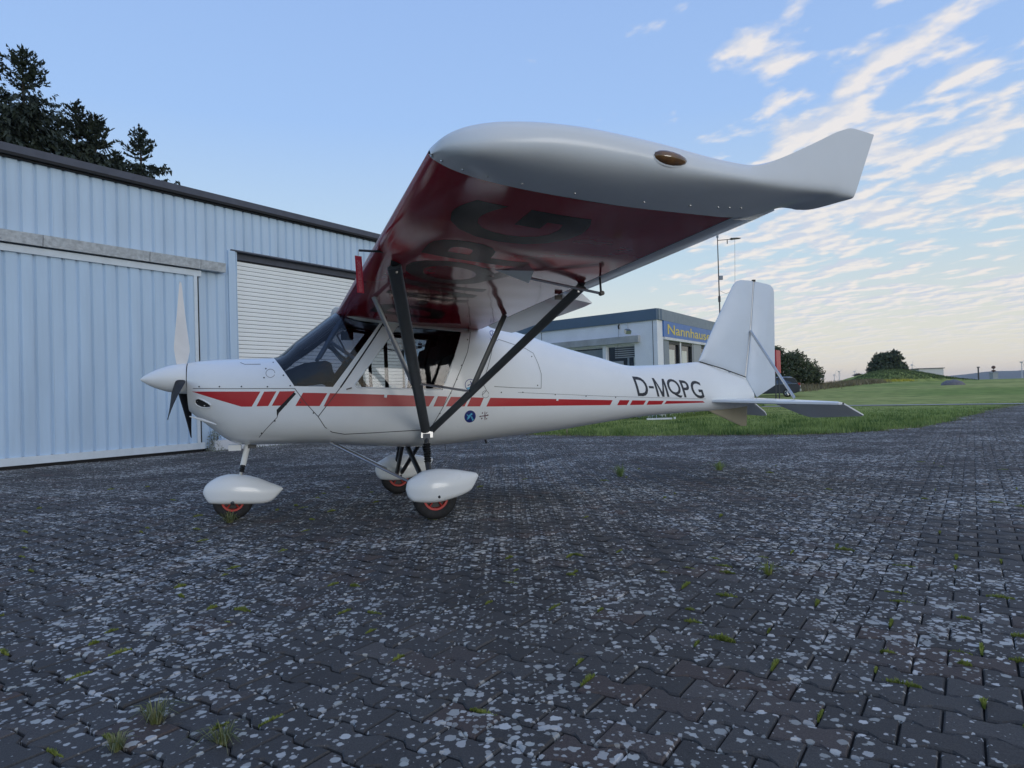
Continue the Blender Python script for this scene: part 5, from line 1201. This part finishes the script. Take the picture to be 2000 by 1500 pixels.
def wheel(c, rad, wid, parent):
    mx = Matrix.Translation(c) @ Matrix.Rotation(R(90), 4, 'X'); h = wid / 2; rr = rad * .56
    wl = MB().lathe([(rr, -h * .75), (rr + .012, -h * .92), (rad * .80, -h), (rad * .93, -h * .86), (rad * .985, -h * .55), (rad, 0), (rad * .985, h * .55), (rad * .93, h * .86), (rad * .80, h), (rr + .012, h * .92), (rr, h * .75)], 36, mx).build('tyre', M['rubber'], parent, 50)
    mb = MB().lathe([(rr + .002, -h * .80), (rr - .014, -h * .80), (rr - .018, -h * .3), (rr - .018, h * .3), (rr - .014, h * .80), (rr + .002, h * .80)], 30, mx).lathe([(0, -h * .75), (.022, -h * .75), (.024, h * .75), (0, h * .75)], 12, mx)
    for k in range(5):
        a = 2 * math.pi * k / 5 + .3; e = Vector((math.cos(a), 0, math.sin(a)))
        for s in (-1, 1): mb.tube([Vector(c) + e * .018 + Vector((0, s * h * .55, 0)), Vector(c) + e * (rr - .012) + Vector((0, s * h * .62, 0))], .011, 6, r2=.006)
    mb.build('rim', M['rim'], wl); MB().lathe([(0, -h * .3), (rr - .02, -h * .3), (rr - .02, h * .3), (0, h * .3)], 20, mx).build('brake_disc', M['black'], wl)
    return wl
def bellows(p, q, r0, n, name, parent, m='black'):
    p, q = Vector(p), Vector(q); pts = []; rs_ = []
    for i in range(2 * n + 1): pts.append(p.lerp(q, i / (2 * n))); rs_.append(r0 if i % 2 else r0 * .68)
    return MB().tube(pts, rs_, 14).build(name, M[m], parent, 20)
# nose gear
ng = MB().tube([(.140, 0, .66), (.090, 0, .455)], .024, 14, r2=.014, up=(0, 1, 0)).build('nose_gear_leg', M['white'], AC)
bellows((.092, 0, .462), (.078, 0, .400), .026, 3, 'bellows', ng); MB().tube([(.079, 0, .41), (.07, 0, .36)], .016, 10).build('fork_tube', M['alu'], ng)
nsp = spat_mesh([(-.232, .250), (-.215, .296), (-.161, .343), (-.088, .377), (-.016, .388), (.069, .380), (.179, .353), (.303, .298), (.403, .248), (.416, .236)], [(-.232, .240), (-.212, .196), (-.177, .152), (.027, .131), (.249, .121), (.312, .134), (.402, .216), (.416, .230)], .105).build('wheel_spat', M['white'], AC, 50)
wheel((.005, 0, .165), .165, .10, AC)
MB().lathe([(0, -.114), (.014, -.114), (.016, -.108), (.016, .108), (0, .114)], 12, Matrix.Translation((.006, 0, .152)) @ Matrix.Rotation(R(90), 4, 'X')).build('axle_bolt', M['screw'], nsp)
MB().box((.03, 0, .615), (.10, .10, .05)).build('gear_mount', M['white'], ng)
MB().box((.17, .0, .618), (.07, .03, .03)).build('steering_link', M['screw'], ng)
# main gear, both sides
for sd in (-1, 1):
    yw = sd * .835; dx = -.02 if sd > 0 else 0
    wheel((1.588 + dx, yw, .182), .182, .115, AC)
    sp_ = spat_mesh([(1.352, .262), (1.368, .324), (1.431, .366), (1.508, .402), (1.609, .412), (1.763, .397), (1.880, .373), (1.946, .357), (1.964, .338)], [(1.352, .255), (1.370, .195), (1.413, .158), (1.576, .142), (1.757, .172), (1.856, .204), (1.889, .222), (1.946, .303), (1.964, .330)], .115).build('wheel_spat', M['white'], AC, 50)
    sp_.location = (dx, yw, 0)
    MB().lathe([(0, -.122), (.016, -.122), (.018, -.112), (.018, .112), (0, .122)], 12, Matrix.Translation((1.60, 0, .20)) @ Matrix.Rotation(R(90), 4, 'X')).build('axle_bolt', M['screw'], sp_)
    lg = MB().tube([(1.50, sd * .12, .56), (1.56 + dx, sd * .74, .21)], .030, 12, r2=.020, up=(1, 0, 0)).build('gear_leg', M['black'], AC)
    MB().tube([(1.66, sd * .10, .56), (1.61 + dx, sd * .74, .22)], .020, 10).build('gear_leg', M['black'], AC)
    MB().tube([(.80, sd * .40, .640), (1.46 + dx, sd * .76, .275)], .018, 12, r2=.011, up=(0, 0, 1)).build('drag_strut', M['alu'], lg)
    ss = MB().tube([(1.575, sd * .63, .69), (1.570, sd * .66, .60)], .020, 10).tube([(1.565, sd * .70, .46), (1.57 + dx, sd * .76, .33)], .024, 10).build('shock_strut', M['black'], AC)
    bellows((1.570, sd * .66, .615), (1.566, sd * .705, .455), .034, 8, 'bellows', ss); MB().tube([(1.572, sd * .64, .66), (1.571, sd * .655, .61)], .014, 8).build('fork_tube', M['alu'], ss)
    MB().box((1.57, sd * .64, .675), (.06, .05, .05), 0, .3).build('gear_mount', M['alu'], ss)
MB().tube([(2.25, -.1, .59), (2.265, -.1, .545)], .010, 8).build('belly_drain', M['black'], AC); MB().tube([(1.86, -.1, .56), (1.865, -.1, .49)], .003, 6).build('belly_aerial', M['black'], AC)

# cabin interior
mb = MB(); rows = []
for i in range(13):
    y = -.50 + i * 1.0 / 12; h = 1.355 - .20 * abs(y / .5) ** 2.6
    rows.append([(.43 + .10 * abs(y / .5) ** 2, y, 1.13), (.45 + .09 * abs(y / .5) ** 2, y, h - .09 if abs(y) < .45 else 1.14), (.62, y, h - .02), (.80, y, h), (.84, y, h - .02), (.84, y, .95)])
mb.grid(rows); mb.build('instrument_panel', M['inner'], AC, 40)
for y, z in ((-.28, 1.2), (-.12, 1.22), (-.28, 1.08), (.12, 1.2), (.28, 1.1)): MB().lathe([(0, 0), (.042, 0), (.045, .012), (.04, .014)], 16, Matrix.Translation((.842, y, z)) @ RX).build('gauge', M['inner'], AC)
for sd in (-1, 1):
    MB().tube([(.735, sd * .20, 1.36), (.955, sd * .23, 1.73)], .017, 8).build('cabin_tube', M['greypanel'], AC); MB().tube([(.82, sd * .21, 1.52), (1.03, sd * .26, 1.36)], .015, 8).build('cabin_tube', M['greypanel'], AC)
    MB().tube([(1.28, sd * .50, .72), (1.26, sd * .53, 1.64)], .016, 8).build('cabin_tube', M['seat'], AC)
    se = MB().box((1.42, sd * .27, .84), (.46, .44, .12), 0, 0, R(-8)).build('seat', M['seat'], AC, 0)
    MB().box((1.72, sd * .27, 1.13), (.11, .44, .66), 0, 0, R(16)).build('backrest', M['seat'], se, 0); MB().box((1.83, sd * .27, 1.50), (.07, .22, .12), 0, 0, R(16)).build('headrest', M['seat'], se, 0)
MB().add([(1.80, -.48, .72), (1.80, .48, .72), (1.84, .58, .95), (1.94, .55, 1.35), (2.03, .46, 1.62), (2.03, -.46, 1.62), (1.94, -.55, 1.35), (1.84, -.58, .95)], [tuple(range(8))]).build('rear_curtain', M['seat'], AC, 0)
MB().tube([(1.22, 0, .72), (1.18, 0, 1.0), (1.12, 0, 1.14)], .014, 8).tube([(1.12, 0, 1.14), (1.11, 0, 1.24)], .022, 8).build('control_stick', M['black'], AC)
MB().tube([(1.0, -.2, 1.62), (1.0, .2, 1.62)], .012, 6).box((1.0, 0, 1.58), (.10, .12, .07)).build('overhead_console', M['seat'], AC)

# red streamer hanging from the pitot tube
tg = empty('warning_tag', AC.matrix_basis @ Vector((.797, -2.74, 1.775)), R(18.9), 'red remove before flight streamer hanging from the pitot tube under the wing', 'tag')
MB().add([(-.020, -.012, -.010), (.018, .008, -.010), (.026, .010, -.205), (-.012, -.010, -.205), (-.020, -.009, -.010), (.018, .011, -.010), (.026, .013, -.205), (-.012, -.007, -.205)], [(0, 1, 2, 3), (7, 6, 5, 4), (0, 4, 5, 1), (1, 5, 6, 2), (2, 6, 7, 3), (3, 7, 4, 0)]).build('streamer', M['tag'], tg, 0)
MB().tube([(0, 0, .02), (-.001, -.001, -.012)], .002, 6).build('cord', M['alu'], tg)
b, bb = text_mesh('REMOVE BEFORE FLIGHT', 1, .0)
for v in b.verts:
    u = (v.co.x - bb[0]) / (bb[1] - bb[0]); t = v.co.y / .70; z = -.198 + u * .165; k = (z + .010) / -.195
    q = Vector((-.020, -.012)).lerp(Vector((-.012, -.010)), k); e = Vector((.018, .008)).lerp(Vector((.026, .010)), k); p = q.lerp(e, .75 - .5 * t); v.co = (p.x, p.y - .0022, z)
me = bpy.data.meshes.new('print'); b.to_mesh(me); b.free(); link('print', me, M['tagtext'], tg)
